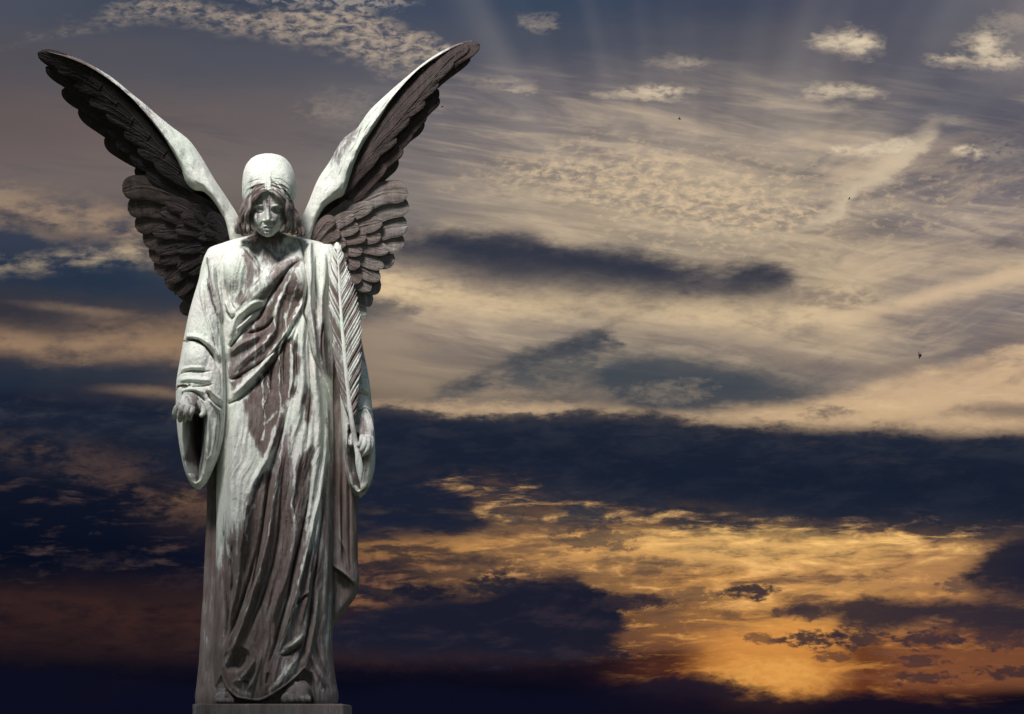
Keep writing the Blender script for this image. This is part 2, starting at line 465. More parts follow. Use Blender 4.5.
# long folds of the skirt
fold([(330, 392), (334, 420), (334, 470), (333, 560)], 3.5, 9, 'crease', (0.05, 0.3))
fold([(291, 397), (287, 412), (283, 428), (277, 450), (270, 471), (266, 500), (262, 530), (257, 560), (250, 595), (243, 625)], (2.6, 3.6, 4), (5, 9, 9, 6), 'crease')
fold([(283, 405), (276, 430), (270, 451), (262, 468), (254, 482), (249, 505), (246, 540), (242, 566)], (4, 5, 4.5, 4), (5, 7, 6, 4), 'ridge')
fold([(256, 470), (250, 490), (253, 500), (247, 520)], 2.4, 3.5, 'crease')
fold([(252, 478), (246, 520), (241, 560), (239, 577), (230, 617), (221, 640)], (4, 4.5, 4.5), (5, 6.5, 5.5), 'ridge')
fold([(285, 432), (281, 455), (277, 475), (272, 507), (269, 535), (261, 569), (246, 615), (234, 648), (223, 670)], (3, 4.2, 5, 5), (4, 6.5, 9, 8), 'ridge', (0.2, 0.05))
fold([(258, 545), (247, 585), (236, 617), (226, 645)], 3.4, 8, 'crease')
fold([(240, 409), (235, 434), (235, 466), (233, 500), (230, 530)], 7, 4)
fold([(232, 402), (228, 430), (226, 470)], 3, 4, 'crease')
fold([(226, 528), (222, 545), (223, 575), (226, 600), (227, 620), (222, 650)], (3, 4.5, 5), (8, 12, 12), 'crease', (0.1, 0.2))
fold([(234, 545), (231, 560), (232, 580), (229, 600)], 3, 5, 'crease')
fold([(237, 543), (236, 570), (232, 590)], 2.6, 3)
fold([(304, 430), (300, 455), (294, 480), (291, 507), (295, 529), (290, 560), (284, 585), (272, 615), (262, 640)], (3.6, 4, 5, 5), (3, 5, 5, 5))
fold([(288, 440), (284, 470), (281, 500), (279, 530), (274, 560), (262, 600), (252, 625), (243, 650)], 3.4, 5, 'crease')
fold([(327, 400), (327, 420), (325, 453), (322, 478), (319, 495), (312, 526), (302, 566), (296, 592), (288, 620), (281, 642), (274, 665)], (3, 3.4, 4, 4.5), (4, 6, 8, 6), 'ridge', (0.1, 0.2))
fold([(310, 450), (310, 480), (308, 500), (303, 529), (294, 566), (288, 597), (274, 648), (267, 674)], (2.4, 3, 3.4), (4, 9, 9), 'crease')
fold([(327, 470), (324, 507), (318, 558), (315, 577), (309, 628), (303, 653), (292, 672)], (2.4, 3, 3.6), (5, 9, 7), 'crease')
fold([(321, 492), (317, 530), (310, 566), (306, 600), (300, 630)], 3.4, 5)
fold([(329, 400), (330, 450), (329, 520), (327, 580), (324, 640)], 4, 6, 'ridge', (0.1, 0.2))
fold([(333, 560), (331, 610), (330, 650)], 3, 5)
fold([(319, 585), (314, 625), (309, 650), (305, 668)], 3.6, 5)
fold([(316, 640), (320, 660), (327, 676), (332, 690)], 3, 7, 'crease')
fold([(311, 650), (318, 672), (330, 690)], 4, 5)
fold([(329, 660), (335, 685), (337, 697)], 3.4, 4)
# crumpled cloth above the feet
rb.blob(236, 660, 16, 12, -12, 1.2, -0.5)
fold([(255, 658), (250, 668), (243, 677), (232, 684)], 3.4, 7)
fold([(262, 650), (258, 668), (252, 684), (246, 692)], 3, 4)
fold([(238, 676), (244, 681), (250, 683)], 2.6, 5, 'crease')
fold([(307, 594), (302, 600), (297, 605)], 3, 6, 'crease'); fold([(309, 590), (303, 596), (298, 600)], 2.4, 3)
fold([(304, 634), (295, 642), (284, 650)], 4, 6)
fold([(304, 642), (296, 650), (287, 655), (279, 655)], 2.6, 7, 'crease')
fold([(300, 652), (290, 668), (278, 684), (266, 696)], 4.5, 5)
fold([(268, 672), (266, 686)], 3, 4, 'crease')
# hem: cloth stops, the feet stand in the hollow below it
rb.poly([(221, 676), (226, 688), (236, 698), (259, 701.5), (272, 696), (281, 690), (294, 680), (304, 669), (312, 673), (314.5, 682), (316, 705), (316, 712), (210, 712), (214, 690)], -12, 1.2, 'add')
fold([(222, 678), (228, 689), (237, 697), (259, 700.5), (271, 695), (281, 688), (294, 678), (306, 667)], 2.6, 4, 'ridge', (0.05, 0.05))
# cloth grain and chisel wear
Yg, Xg = np.mgrid[0:rb.h, 0:rb.w]; Xg = Xg / rb.res + rb.x0; Yg = Yg / rb.res + rb.y0
skew = Xg + (Yg - 400) * np.where(Yg > 400, 0.17, 0.0) + (fbm(Xg / 30, Yg / 40, 2, 77) - 0.5) * 14
rb.H += (fbm(skew / 5.5, Yg / 75, 3, 91) - 0.5) * 6.5 * sstep(395, 470, Yg) + (fbm(skew / 2.6, Yg / 40, 2, 93) - 0.5) * 1.8
rb.H += (fbm(Xg / 7, Yg / 20, 4, 3) - 0.5) * 2.6 + (fbm(Xg / 2.2, Yg / 4, 3, 8) - 0.5) * 0.8

# ---- where the lime-white wash has gone and the bare stone shows (weathering); neck shade and a darker lower robe painted too
sb.H[:] = 0.10 + 0.24 * sstep(440, 580, Yg[::1, ::1][:1, :1] * 0 + np.linspace(215, 712, sb.h)[:, None])  # base tone darker towards the hem
sb.poly([(246, 236), (300, 238), (297, 252), (268, 275), (258, 263), (250, 252)], 0.55, 3, jit=3)
sb.poly([(243, 244), (252, 255), (262, 272), (252, 287), (245, 300), (246, 275), (241, 256)], 0.62, 2, jit=3)
sb.poly([(297, 256), (304, 262), (289, 269), (270, 298), (258, 300), (244, 302), (258, 286), (275, 266)], 0.66, 2, jit=2)
sb.paint([(256, 297), (264, 285), (262, 277)], 4.5, 0.34, 0.6)
sb.poly([(236, 300), (240, 287), (246, 300), (240, 304)], 0.75, 1.5, jit=2)
sb.poly([(291, 272), (298, 280), (304, 300), (297, 316), (284, 336), (270, 357), (252, 372), (230, 392), (229, 350), (247, 328), (262, 314), (272, 296), (282, 282)], 0.92, 2, jit=3)
sb.poly([(229, 350), (250, 338), (268, 340), (256, 360), (230, 380)], 0.6, 3, jit=4)
sb.poly([(288, 336), (297, 345), (296, 390), (288, 400), (278, 440), (262, 455), (250, 425), (246, 400), (258, 376), (276, 350)], 0.98, 2, jit=2.5)
sb.poly([(244, 402), (258, 406), (262, 420), (254, 424), (243, 422)], 0.7, 3, jit=3)
sb.poly([(306, 385), (310, 400), (306, 427), (303, 418), (302, 398)], 0.9, 1.5, jit=2)
sb.poly([(284, 436), (292, 430), (291, 480), (289, 712), (190, 712), (190, 580), (222, 566), (230, 540), (244, 520), (250, 500), (258, 478), (270, 470), (276, 452)], 0.82, 4, jit=4)
sb.poly([(301, 455), (312, 448), (311, 490), (306, 540), (300, 600), (286, 712), (262, 712), (276, 560), (288, 500)], 0.84, 2, jit=3)
sb.poly([(286, 560), (330, 540), (342, 712), (250, 712)], 0.72, 10, jit=5)
sb.poly([(322, 480), (340, 440), (342, 712), (300, 712), (316, 580)], 0.66, 3, jit=3)
sb.poly([(325, 398), (330, 390), (334, 480), (328, 480)], 0.6, 2, jit=2)
sb.poly([(316, 330), (324, 318), (331, 345), (335, 385), (326, 372), (318, 352)], 0.66, 1.5, jit=2)
sb.poly([(312, 312), (317, 300), (316, 330), (313, 340)], 0.6, 1.5, jit=2)
sb.poly([(250, 222), (286, 222), (286, 236), (280, 242), (256, 242), (250, 236)], 1.0, 2, jit=1)  # shade under the chin painted on the neck
# white runs left by rain
W = 0.08
for pts, w, v in [([(290, 276), (283, 294), (277, 305), (274, 318), (275, 328), (268, 338), (262, 350)], (1.4, 3.2, 1.6, 2.4), W),
                  ([(297, 280), (292, 300), (286, 312), (285, 330)], (1, 2.2, 1), 0.2),
                  ([(304, 290), (296, 314), (284, 335), (272, 352), (262, 366), (246, 384), (232, 398)], (1.6, 1.8, 3.4, 4.5, 5), W),
                  ([(253, 325), (255, 345), (253, 365)], (1.2, 1.6, 1), 0.3), ([(240, 366), (232, 380), (229, 392)], 2.4, 0.3),
                  ([(281, 342), (279, 365), (280, 400), (281, 412)], (1.3, 1.0, 1.6), 0.15), ([(291, 345), (291, 375), (289, 398)], (2, 2.6, 1.4), 0.1),
                  ([(262, 374), (263, 398), (264, 420), (262, 440)], (1.0, 0.8, 1.6), 0.2), ([(266, 374), (268, 392), (264, 404)], 0.9, 0.25),
                  ([(283, 406), (274, 432), (266, 456), (254, 480), (250, 505)], (1.5, 4, 3.5, 2), 0.14),
                  ([(264, 425), (270, 420), (276, 412)], 2, 0.25),
                  ([(240, 405), (236, 440), (236, 490), (231, 525)], (5, 10, 11, 5), 0.14), ([(231, 515), (228, 540), (232, 560)], (5, 3.5, 1.5), 0.3), ([(240, 500), (240, 530), (238, 556)], (4, 2.5, 1), 0.3),
                  ([(256, 498), (250, 515), (246, 540)], (2, 2.2, 1), 0.3),
                  ([(283, 436), (281, 456), (277, 478), (273, 505), (268, 535)], (1.6, 1.2, 1.8, 1), 0.25),
                  ([(303, 405), (296, 440), (294, 475), (292, 508)], (3, 5, 2.4, 1.4), 0.14), ([(292, 508), (295, 530), (291, 552)], (2.4, 4, 1.5), 0.5),
                  ([(318, 400), (319, 450), (313, 480), (309, 500), (305, 530)], (6, 6, 4, 1.5), 0.15),
                  ([(322, 474), (318, 500), (312, 528), (302, 566), (298, 590), (296, 606)], (2.4, 1.8, 1.4, 2.4, 1.5), 0.12),
                  ([(296, 600), (290, 622), (280, 646)], (1.4, 2.2, 1), 0.35),
                  ([(304, 634), (292, 645), (280, 652)], (4, 3.4, 2), 0.3), ([(298, 655), (284, 676), (268, 692)], (4, 6, 4), 0.4),
                  ([(240, 572), (231, 612), (222, 636)], 1.3, 0.45), ([(262, 568), (247, 612), (234, 648), (225, 666)], 1.5, 0.4),
                  ([(309, 596), (303, 640)], 2, 0.5), ([(244, 676), (236, 688), (250, 694)], 3, 0.45)]:
    sb.paint(pts, w, v + 0.05, 0.75, 2.6, 0.9)
sb.paint([(230, 254), (227, 268)], (3, 2.4), -0.3, 0.7)

GOWN = [(226, 257, 279, 4, 13, 14), (232, 255, 281, 3, 14, 16), (235.5, 249, 289, 4, 18, 20), (238, 239, 302, 3, 21, 24), (241, 228, 317, 1, 23, 26), (245, 218, 326, 0, 25, 28), (252, 212, 332, 0, 28, 29), (265, 208, 335, 0, 33, 30),
        (285, 208, 336, 0, 36, 31), (310, 212, 336, 0, 36, 31), (345, 216, 335, 0, 36, 31), (380, 218, 333, 0, 37, 31), (420, 218, 334, 0, 40, 30),
        (460, 217, 334.5, 0, 43, 30), (500, 216, 334, 0, 45, 30), (540, 216, 334, 0, 46, 30), (580, 215, 333, 0, 46, 30),
        (620, 213, 332.5, 0, 46, 30), (655, 212, 333, 0, 47, 30), (685, 213, 336.5, 0, 47, 30), (697, 214, 338.5, 0, 46, 30), (703, 215, 337.5, 0, 44, 30), (705.5, 217, 336, 0, 42, 29)]
V, F, st = loft(GOWN, 900, 320, 60, rb, sb, 2.3, 0.35)
make_mesh('gown', V, F, STONE, angel, None, True, {'stain_shade': st})

# ---- the cloak that falls behind the gown
rc = Relief(150, 215, 380, 712, 2); sc_ = Relief(150, 215, 380, 712, 2, 0.55)
rc.stroke([(334, 566), (345, 574), (358, 586)], 2.4, 4)
rc.poly([(333, 567), (345, 576), (358, 588), (352, 604), (340, 620), (328, 640), (320, 600)], -13, 1.0, 'add')
for x in (340, 347, 353): rc.stroke([(x, 430), (x - 1, 500), (x + 1, 570)], 3, 3.5)
rc.stroke([(343, 480), (342, 540), (345, 572)], 2, 5, 'crease'); rc.stroke([(350, 470), (350, 575)], 1.8, 4, 'crease')
rc.stroke([(338, 535), (346, 552), (350, 572)], 2.2, 4)
rc.stroke([(207, 490), (206, 560), (203, 620), (200, 700)], 4, 4); rc.stroke([(212, 500), (211, 560), (208, 600)], 2.5, 4, 'crease')
rc.stroke([(208, 570), (210, 590), (209, 606)], 2.4, 5, 'crease')
rc.H += (fbm(Xg[::1, ::1][:rc.h, :rc.w] / 7 * 1.5, Yg[:rc.h, :rc.w] / 14, 4, 31) - 0.5) * 3.0
sc_.H[:] = 0.72
sc_.poly([(194, 600), (212, 590), (214, 712), (190, 712)], 0.66, 14, jit=6)
sc_.poly([(205, 480), (222, 480), (222, 570), (205, 560)], 1.15, 5, jit=4)  # shade below the sleeve painted on the cloak
sc_.poly([(332, 440), (362, 440), (362, 560), (332, 560)], 0.85, 5, jit=4)
CLOAK = [(246, 226, 318, -14, 10, 18), (256, 214, 332, -14, 14, 20), (280, 208, 338, -14, 18, 24), (330, 206, 342, -14, 22, 26), (400, 206, 350, -14, 24, 26), (440, 207, 356, -14, 25, 26), (480, 207, 358, -14, 26, 26),
         (520, 206.5, 358, -14, 27, 26), (560, 204.5, 358, -14, 29, 26), (584, 203.5, 359, -14, 30, 26), (596, 203, 356, -14, 30, 26), (610, 202, 346, -14, 31, 26), (622, 201.2, 337, -14, 32, 26), (634, 200.5, 330, -14, 32, 26), (660, 199, 326, -14, 33, 26),
         (685, 196.5, 322, -14, 34, 26), (700, 195, 320, -14, 35, 26), (705.5, 196, 319, -14, 34, 26)]
V, F, st = loft(CLOAK, 520, 220, 50, rc, sc_, 2.6, 0.35)
make_mesh('cloak', V, F, STONE, angel, None, True, {'stain_shade': st})

# ---- sleeves (each a hanging bag with its shaded mouth painted dark below the hand)
rl = Relief(165, 235, 240, 500, 4); sl = Relief(165, 235, 240, 500, 2, 0.06)
def lf(pts, w, h, kind='ridge', taper=(0.2, 0.2)): rl.stroke(pts, w, h, kind, 'add', taper)
lf([(207, 258), (207, 275), (210, 291), (216, 310), (222, 325)], 2.0, 3.6, 'crease'); lf([(212, 262), (214, 285), (219, 305), (223, 320)], 3.2, 3.4)
lf([(216, 264), (219, 290), (222, 312), (224, 345)], 2.0, 3.4, 'crease')
lf([(201, 275), (203, 300), (209, 322), (214, 345)], 3.4, 3); lf([(204, 300), (208, 318), (214, 340), (219, 360)], 1.8, 3, 'crease')
lf([(192, 300), (189, 325), (186, 345)], 4, 2)
lf([(184, 341), (190, 339.5), (199, 342), (208, 349), (215, 359), (221, 372)], (2.4, 2.6, 2), (8, 8, 5), 'crease', (0.05, 0.2))
lf([(186, 336), (198, 337), (208, 343), (216, 352), (221, 362)], 3.6, 5, 'ridge', (0.05, 0.2))
rl.blob(194, 358, 15, 15, 6, 1.4)
lf([(176, 379), (182, 373), (190, 371), (203, 371.5), (213, 371)], 1.8, 6, 'crease', (0.0, 0.3)); lf([(179, 370), (192, 367.5), (206, 368)], 2.6, 2.5)
lf([(176, 388), (182, 386), (189, 386.5)], 1.8, 7, 'crease', (0, 0.3)); lf([(177, 382), (186, 379), (200, 379.5), (212, 381)], 3.4, 4)
lf([(190, 387), (202, 386), (214, 384)], 1.6, 3, 'crease')
lf([(207, 391), (212, 400), (222, 408)], 2.4, 8, 'crease', (0.1, 0.1)); lf([(206, 386), (214, 395), (223, 402)], 3, 4); lf([(209, 398), (215, 406), (222, 413)], 3, 4)
lf([(181, 397), (186, 393.5), (192, 392), (201, 396.5), (206, 402)], 1.8, 6, 'crease', (0.1, 0.1)); lf([(180, 393), (187, 389.5), (196, 389.5), (205, 394)], 2.6, 4)
lf([(219, 330), (222, 360), (223, 390), (224, 420)], 2, 3); lf([(216, 415), (214, 440), (208, 465)], 3, 3); lf([(219, 410), (220, 430), (215, 455)], 1.8, 3, 'crease')
rl.poly([(183.5, 414), (183.5, 440), (185.5, 460), (189, 473), (195.5, 481.5), (200, 478), (203.5, 465), (205.5, 445), (206, 415), (195, 408)], -34, 1.0, 'add')
lf([(181.5, 412), (181.5, 440), (183.5, 460), (187, 474), (195.5, 484), (201.5, 480), (206, 466), (208, 445), (208, 414)], 2.4, 2.4, 'ridge', (0.05, 0.05))
Yl, Xl = np.mgrid[0:rl.h, 0:rl.w]; Xl = Xl / rl.res + rl.x0; Yl = Yl / rl.res + rl.y0
rl.H += (fbm(Xl / 6, Yl / 14, 4, 41) - 0.5) * 2.6 + (fbm(Xl / 2.0, Yl / 3, 3, 48) - 0.5) * 0.7
sl.poly([(205, 262), (211, 262), (226, 330), (226, 400), (219, 360), (210, 310)], 0.34, 2, jit=3)
sl.paint([(207, 258), (210, 291), (222, 325)], 1.3, 0.6); sl.paint([(184, 341), (199, 342), (214, 358)], 1.6, 0.7); sl.paint([(176, 388), (189, 386)], 1.6, 0.9)
sl.poly([(208, 410), (226, 405), (224, 450), (205, 484)], 0.34, 4, jit=4)
sl.poly([(184, 414), (184, 440), (186, 460), (191, 472), (197, 472), (202, 464), (205, 440), (206, 415)], 1.5, 1.5)  # mouth of the sleeve painted dark as its inner shade
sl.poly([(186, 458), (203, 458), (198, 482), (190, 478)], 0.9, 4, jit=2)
SLEEVE_L = [(243, 222, 238, 4, 8, 10), (247, 211, 238, 4, 14, 15), (253, 206, 236, 4, 19, 18), (262, 202.5, 233, 4, 23, 20), (280, 198.5, 229, 4, 25, 21), (300, 192.5, 227.5, 5, 26, 22), (320, 187.5, 226.5, 6, 27, 22), (340, 183.5, 226.2, 8, 28, 22),
            (360, 180, 226.2, 11, 29, 24), (380, 176.5, 226, 15, 30, 26), (400, 175.8, 226, 18, 30, 28), (420, 176.5, 225.5, 18, 29, 28), (440, 178.5, 223.5, 17, 28, 26), (455, 181, 219.5, 16, 26, 24), (468, 184, 214, 15, 23, 20), (478, 187.5, 209.5, 14, 18, 15), (485, 191.5, 205, 13, 12, 10), (489.5, 196.5, 200, 12, 5, 5)]
V, F, st = loft(SLEEVE_L, 560, 180, 50, rl, sl, 2.3, 0.4)
make_mesh('sleeve', V, F, STONE, angel, None, True, {'stain_shade': st})

rr = Relief(320, 235, 385, 505, 4); sr_ = Relief(320, 235, 385, 505, 2, 0.12)
def rf(pts, w, h, kind='ridge', taper=(0.2, 0.2)): rr.stroke(pts, w, h, kind, 'add', taper)
rf([(360, 330), (364, 355), (368, 385)], 2.0, 4, 'crease'); rf([(357, 330), (360, 360), (363, 392)], 3, 3)
rf([(352, 395), (360, 393), (368, 396), (371, 402)], 1.8, 5, 'crease'); rf([(352, 389), (361, 388), (370, 394)], 2.6, 3.5)
rf([(354, 382), (362, 376), (369, 379)], 1.6, 4, 'crease')
rf([(358, 414), (364, 412), (370, 418)], 2, 5, 'crease', (0.05, 0.1)); rf([(357, 409), (364, 407), (371, 412)], 2.4, 3)
rf([(370, 420), (373, 440), (373.5, 460)], 1.8, 3)
rr.poly([(348, 432), (348, 455), (350, 472), (354, 485), (359, 489), (365, 482), (369, 468), (371, 450), (370, 432), (360, 420)], -32, 1.0, 'add')
rf([(346, 440), (346.5, 460), (349, 476), (354, 489), (359, 492), (367, 484), (371.5, 468), (373, 448)], 2.2, 2.2, 'ridge', (0.05, 0.05))
Yl, Xl = np.mgrid[0:rr.h, 0:rr.w]; Xl = Xl / rr.res + rr.x0; Yl = Yl / rr.res + rr.y0
rr.H += (fbm(Xl / 6, Yl / 14, 4, 51) - 0.5) * 2.4 + (fbm(Xl / 2.0, Yl / 3, 3, 58) - 0.5) * 0.7
sr_.poly([(348, 425), (370, 425), (371, 450), (368, 470), (360, 489), (353, 485), (348, 460)], 1.5, 1.5)  # inner shade of this sleeve mouth painted near black
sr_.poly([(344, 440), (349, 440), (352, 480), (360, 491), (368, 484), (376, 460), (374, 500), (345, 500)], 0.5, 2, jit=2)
sr_.poly([(352, 340), (359, 330), (362, 360), (356, 370)], 0.8, 2, jit=2)
SLEEVE_R = [(244, 318, 331, 2, 8, 10), (248, 314, 335, 2, 13, 14), (256, 314, 338.5, 2, 17, 18), (270, 318, 343, 2, 19, 20), (290, 324, 350, 2, 20, 20), (310, 329, 355.5, 2, 21, 21), (330, 333, 360, 3, 22, 21), (350, 336, 363.5, 5, 23, 21),
            (370, 338, 367.5, 8, 24, 22), (390, 339.5, 370.5, 11, 25, 22), (410, 341, 372.5, 13, 26, 23), (430, 342, 374.3, 14, 26, 24), (450, 343.5, 375.3, 13, 25, 22), (465, 345, 375, 12, 23, 20), (478, 347, 373, 11, 20, 17), (488, 350, 369, 10, 15, 13), (494, 353, 365, 9, 9, 8), (498, 357, 361, 8, 4, 4)]
V, F, st = loft(SLEEVE_R, 560, 160, 50, rr, sr_, 2.3, 0.4)
make_mesh('sleeve', V, F, STONE, angel, None, True, {'stain_shade': st})
# ---- head: bowed, face in the shade of the hair
rh = Relief(236, 148, 304, 242, 8); sh = Relief(236, 148, 304, 242, 4, 0.08)
def hf(pts, w, h, kind='ridge', taper=(0.2, 0.2)): rh.stroke(pts, w, h, kind, 'add', taper)
FACE = [(267.3, 190.5), (262, 194), (256.5, 198.5), (252.2, 203), (250.6, 209), (250.2, 216), (252, 224), (257, 231), (262, 237), (273, 237), (279, 231), (283.6, 224), (285.4, 216), (285, 209), (283.2, 203), (279.5, 199), (273, 194)]
rh.H += 3.4
rh.poly(FACE, -4.0, 1.0, 'add')
# features
hf([(253, 207.2), (257, 205.4), (263.4, 206.4)], 2.0, 1.8); hf([(272, 206.4), (278.5, 205.4), (282.5, 207.2)], 2.0, 1.8)
rh.blob(258.8, 210.0, 6.4, 4.4, -4.2, 1.3); rh.blob(276.8, 210.0, 6.4, 4.4, -4.2, 1.3)
rh.blob(258.6, 210.6, 4.6, 2.6, 2.6, 1.2); rh.blob(277.0, 210.6, 4.6, 2.6, 2.6, 1.2)
hf([(254.6, 211.8), (258.6, 213.0), (262.8, 212.0)], 0.8, 1.6, 'crease'); hf([(272.8, 212.0), (277, 213.0), (281, 211.8)], 0.8, 1.6, 'crease')
hf([(254.4, 209.6), (258.6, 207.8), (262.8, 209.6)], 0.6, 0.9, 'crease'); hf([(272.8, 209.6), (277, 207.8), (281.2, 209.6)], 0.6, 0.9, 'crease')
hf([(267.6, 203.5), (267.8, 208), (267.9, 213), (268, 218), (268, 221)], (2.2, 2.4, 3.0, 4.0, 3.6), (1.5, 3, 4.6, 6.6, 5.5), 'ridge', (0.1, 0.02))
rh.blob(268, 219.8, 3.0, 2.6, 2.2, 1.4); rh.blob(264.6, 220.6, 2.2, 1.8, 2.4, 1.3); rh.blob(271.4, 220.6, 2.2, 1.8, 2.4, 1.3)
rh.blob(268, 223.8, 3.0, 1.6, -1.2, 1.2)
hf([(262.8, 227.2), (265.4, 225.9), (267.9, 226.2), (270.4, 225.9), (273, 227.2)], 1.3, 1.8); hf([(262.4, 227.6), (265.4, 227.2), (268, 227.5), (270.6, 227.2), (273.4, 227.6)], 0.7, 2.2, 'crease')
hf([(264.2, 229), (268, 229.6), (271.8, 229)], 1.4, 1.8); hf([(264.6, 231.4), (268, 231.8), (271.4, 231.4)], 0.9, 1.3, 'crease')
rh.blob(268, 234, 5, 3.6, 2.6, 1.3); rh.blob(257, 219, 6.5, 7, 1.6, 1.4); rh.blob(278.8, 219, 6.5, 7, 1.6, 1.4)
hf([(262.5, 221.5), (260.8, 225), (260.6, 228)], 1.2, 0.9, 'crease'); hf([(273.4, 221.5), (275.2, 225), (275.4, 228)], 1.2, 0.9, 'crease')
# hair: centre parting, combed crown, waves at the brow
hf([(268.5, 154), (268, 165), (267.5, 178), (267.3, 190)], 0.9, 1.4, 'crease', (0.1, 0.02))
for k in range(9):
    t = k / 8
    for sgn in (-1, 1):
        x0 = 268 + sgn * 1.0; y0 = 160 + 27 * t
        xe = 268 + sgn * (25.5 + 1.5 * t); ye = 176 + 26 * t
        hf([(x0, y0), (268 + sgn * 10, y0 + 1.5 + 2 * t), (268 + sgn * 19, (y0 + ye) / 2 + 1), (xe, ye)], 0.7, 0.22 + 0.3 * t, 'crease', (0.15, 0.15))
for sgn in (-1, 1):
    q = 0.0 if sgn < 0 else 1.0
    hf([(268 + sgn * 25, 194), (268 + sgn * 20, 184.5 + q), (268 + sgn * 11, 180 - q), (268 + sgn * 2, 180)], 0.9, 1.1, 'crease', (0.1, 0.4))
    # waves swept back from the brow, each a bundle of strands
    for j, (y0, h, w_) in enumerate([(190.5, 0.8, 1.7), (188.2, 1.2, 1.9), (186, 1.0, 1.8), (183.8, 1.0, 1.7), (181.8, 0.7, 1.5)]):
        e = 1.6 * math.sin(j * 2.1 + sgn)
        pts = [(268 + sgn * 1.2, y0), (268 + sgn * (6 + 0.6 * j), y0 + 1.6 + e * 0.5), (268 + sgn * (11 + 1.0 * j), y0 + 5.6 - 0.6 * j + e), (268 + sgn * (15 + 1.2 * j), y0 + 11 - 0.6 * j - e * 0.6), (268 + sgn * (17.5 + 1.5 * j), y0 + 17.5 - 0.4 * j)]
        hf(pts, (w_ * 0.8, w_ * 1.3, w_ * 1.1), h * (0.9 + 0.25 * math.cos(j * 1.7 + sgn)), 'ridge', (0.1, 0.15))
        hf([(x + sgn * 0.2, y + 1.25) for x, y in pts], 0.8, 1.7, 'crease', (0.15, 0.2))
    for k in range(10):
        x = 268 + sgn * random.uniform(6, 21); y = 184 + (abs(x - 268) - 6) * 0.9 + random.uniform(-2, 5)
        hf([(x, y), (x + sgn * 1.6, y + 1.2), (x + sgn * 1.2, y + 3.4)], 0.8, random.uniform(0.7, 1.5), 'crease')
Yl, Xl = np.mgrid[0:rh.h, 0:rh.w]; Xl = Xl / rh.res + rh.x0; Yl = Yl / rh.res + rh.y0
rh.H += (fbm(Xl / 2.2, Yl / 2.2, 3, 61) - 0.5) * 0.5
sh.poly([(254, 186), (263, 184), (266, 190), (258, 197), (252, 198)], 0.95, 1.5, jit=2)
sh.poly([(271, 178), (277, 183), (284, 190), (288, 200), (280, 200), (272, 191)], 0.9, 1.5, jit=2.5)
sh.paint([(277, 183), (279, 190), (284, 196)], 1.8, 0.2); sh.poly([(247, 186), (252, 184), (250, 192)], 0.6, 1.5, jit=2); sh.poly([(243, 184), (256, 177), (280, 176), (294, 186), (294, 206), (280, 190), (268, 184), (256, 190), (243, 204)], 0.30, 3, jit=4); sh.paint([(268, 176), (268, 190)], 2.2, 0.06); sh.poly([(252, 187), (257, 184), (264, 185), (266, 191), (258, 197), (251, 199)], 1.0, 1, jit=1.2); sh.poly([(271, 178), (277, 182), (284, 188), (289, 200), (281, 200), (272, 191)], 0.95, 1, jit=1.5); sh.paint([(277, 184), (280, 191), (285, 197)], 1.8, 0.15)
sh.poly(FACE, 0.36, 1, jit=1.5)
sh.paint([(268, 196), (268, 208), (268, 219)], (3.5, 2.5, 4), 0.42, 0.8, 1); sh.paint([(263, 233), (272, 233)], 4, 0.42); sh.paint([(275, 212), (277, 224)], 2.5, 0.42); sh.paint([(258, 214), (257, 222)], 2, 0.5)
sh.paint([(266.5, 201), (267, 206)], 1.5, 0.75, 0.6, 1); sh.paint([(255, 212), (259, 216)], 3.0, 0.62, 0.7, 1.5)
HEAD = [(153.4, 265, 271.5, 16, 4, 6), (154.6, 259, 277.5, 16, 13, 12), (157, 253.5, 283, 16, 20, 20), (162, 248.2, 288.5, 16, 27, 27), (170, 244.2, 293, 17, 34, 32), (180, 242.6, 295.6, 18, 38.5, 35), (190, 242.2, 296.6, 18, 41, 35),
        (198, 242.8, 295.8, 18, 41, 33), (205, 245, 292.5, 19, 39, 30), (212, 247.5, 288.5, 20, 36.5, 26), (219, 249, 286.6, 21, 34, 22), (225, 251.8, 283.6, 22, 31.5, 18), (230, 256, 279.4, 23, 28.5, 14), (234, 260.4, 275, 24, 24, 10), (236.2, 264, 272, 25, 18, 7), (237, 266.5, 269.5, 26, 10, 5)]
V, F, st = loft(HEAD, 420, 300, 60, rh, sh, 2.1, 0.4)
make_mesh('head', V, F, STONE, angel, None, True, {'stain_shade': st})

HR = np.array(HEAD)
def head_depth(x, y):
    xl, xr, dc, df = [np.interp(y, HR[:, 0], HR[:, k]) for k in (1, 2, 3, 4)]
    s_ = np.clip((x - (xl + xr) / 2) / ((xr - xl) / 2), -1, 1)
    return dc + df * (1 - np.abs(s_) ** 2.1) ** (1 / 2.1)
def strand(bg, pts, r, wave, wl, ph, stain_shade, n=46):
    c = spline(pts, n); u = np.linspace(0, 1, n)
    L = np.concatenate([[0], np.cumsum(np.hypot(*np.diff(c[:, :2], axis=0).T))])
    T = np.gradient(c[:, :2], axis=0); T /= np.linalg.norm(T, axis=1)[:, None] + 1e-9
    a = wave * np.sin(L / wl * 2 * math.pi + ph) * sstep(0, 0.3, u)
    c[:, 0] += -T[:, 1] * a; c[:, 1] += T[:, 0] * a; c[:, 2] += 0.8 * wave * np.cos(L / wl * 2 * math.pi + ph) * sstep(0, 0.3, u)
    R = r * np.minimum(1, np.minimum(0.55 + u * 3, 0.25 + (1 - u) * 3.2))
    v, f = tube(np.column_stack([c, R]), n, 12); bg.add(v, f, stain_shade)
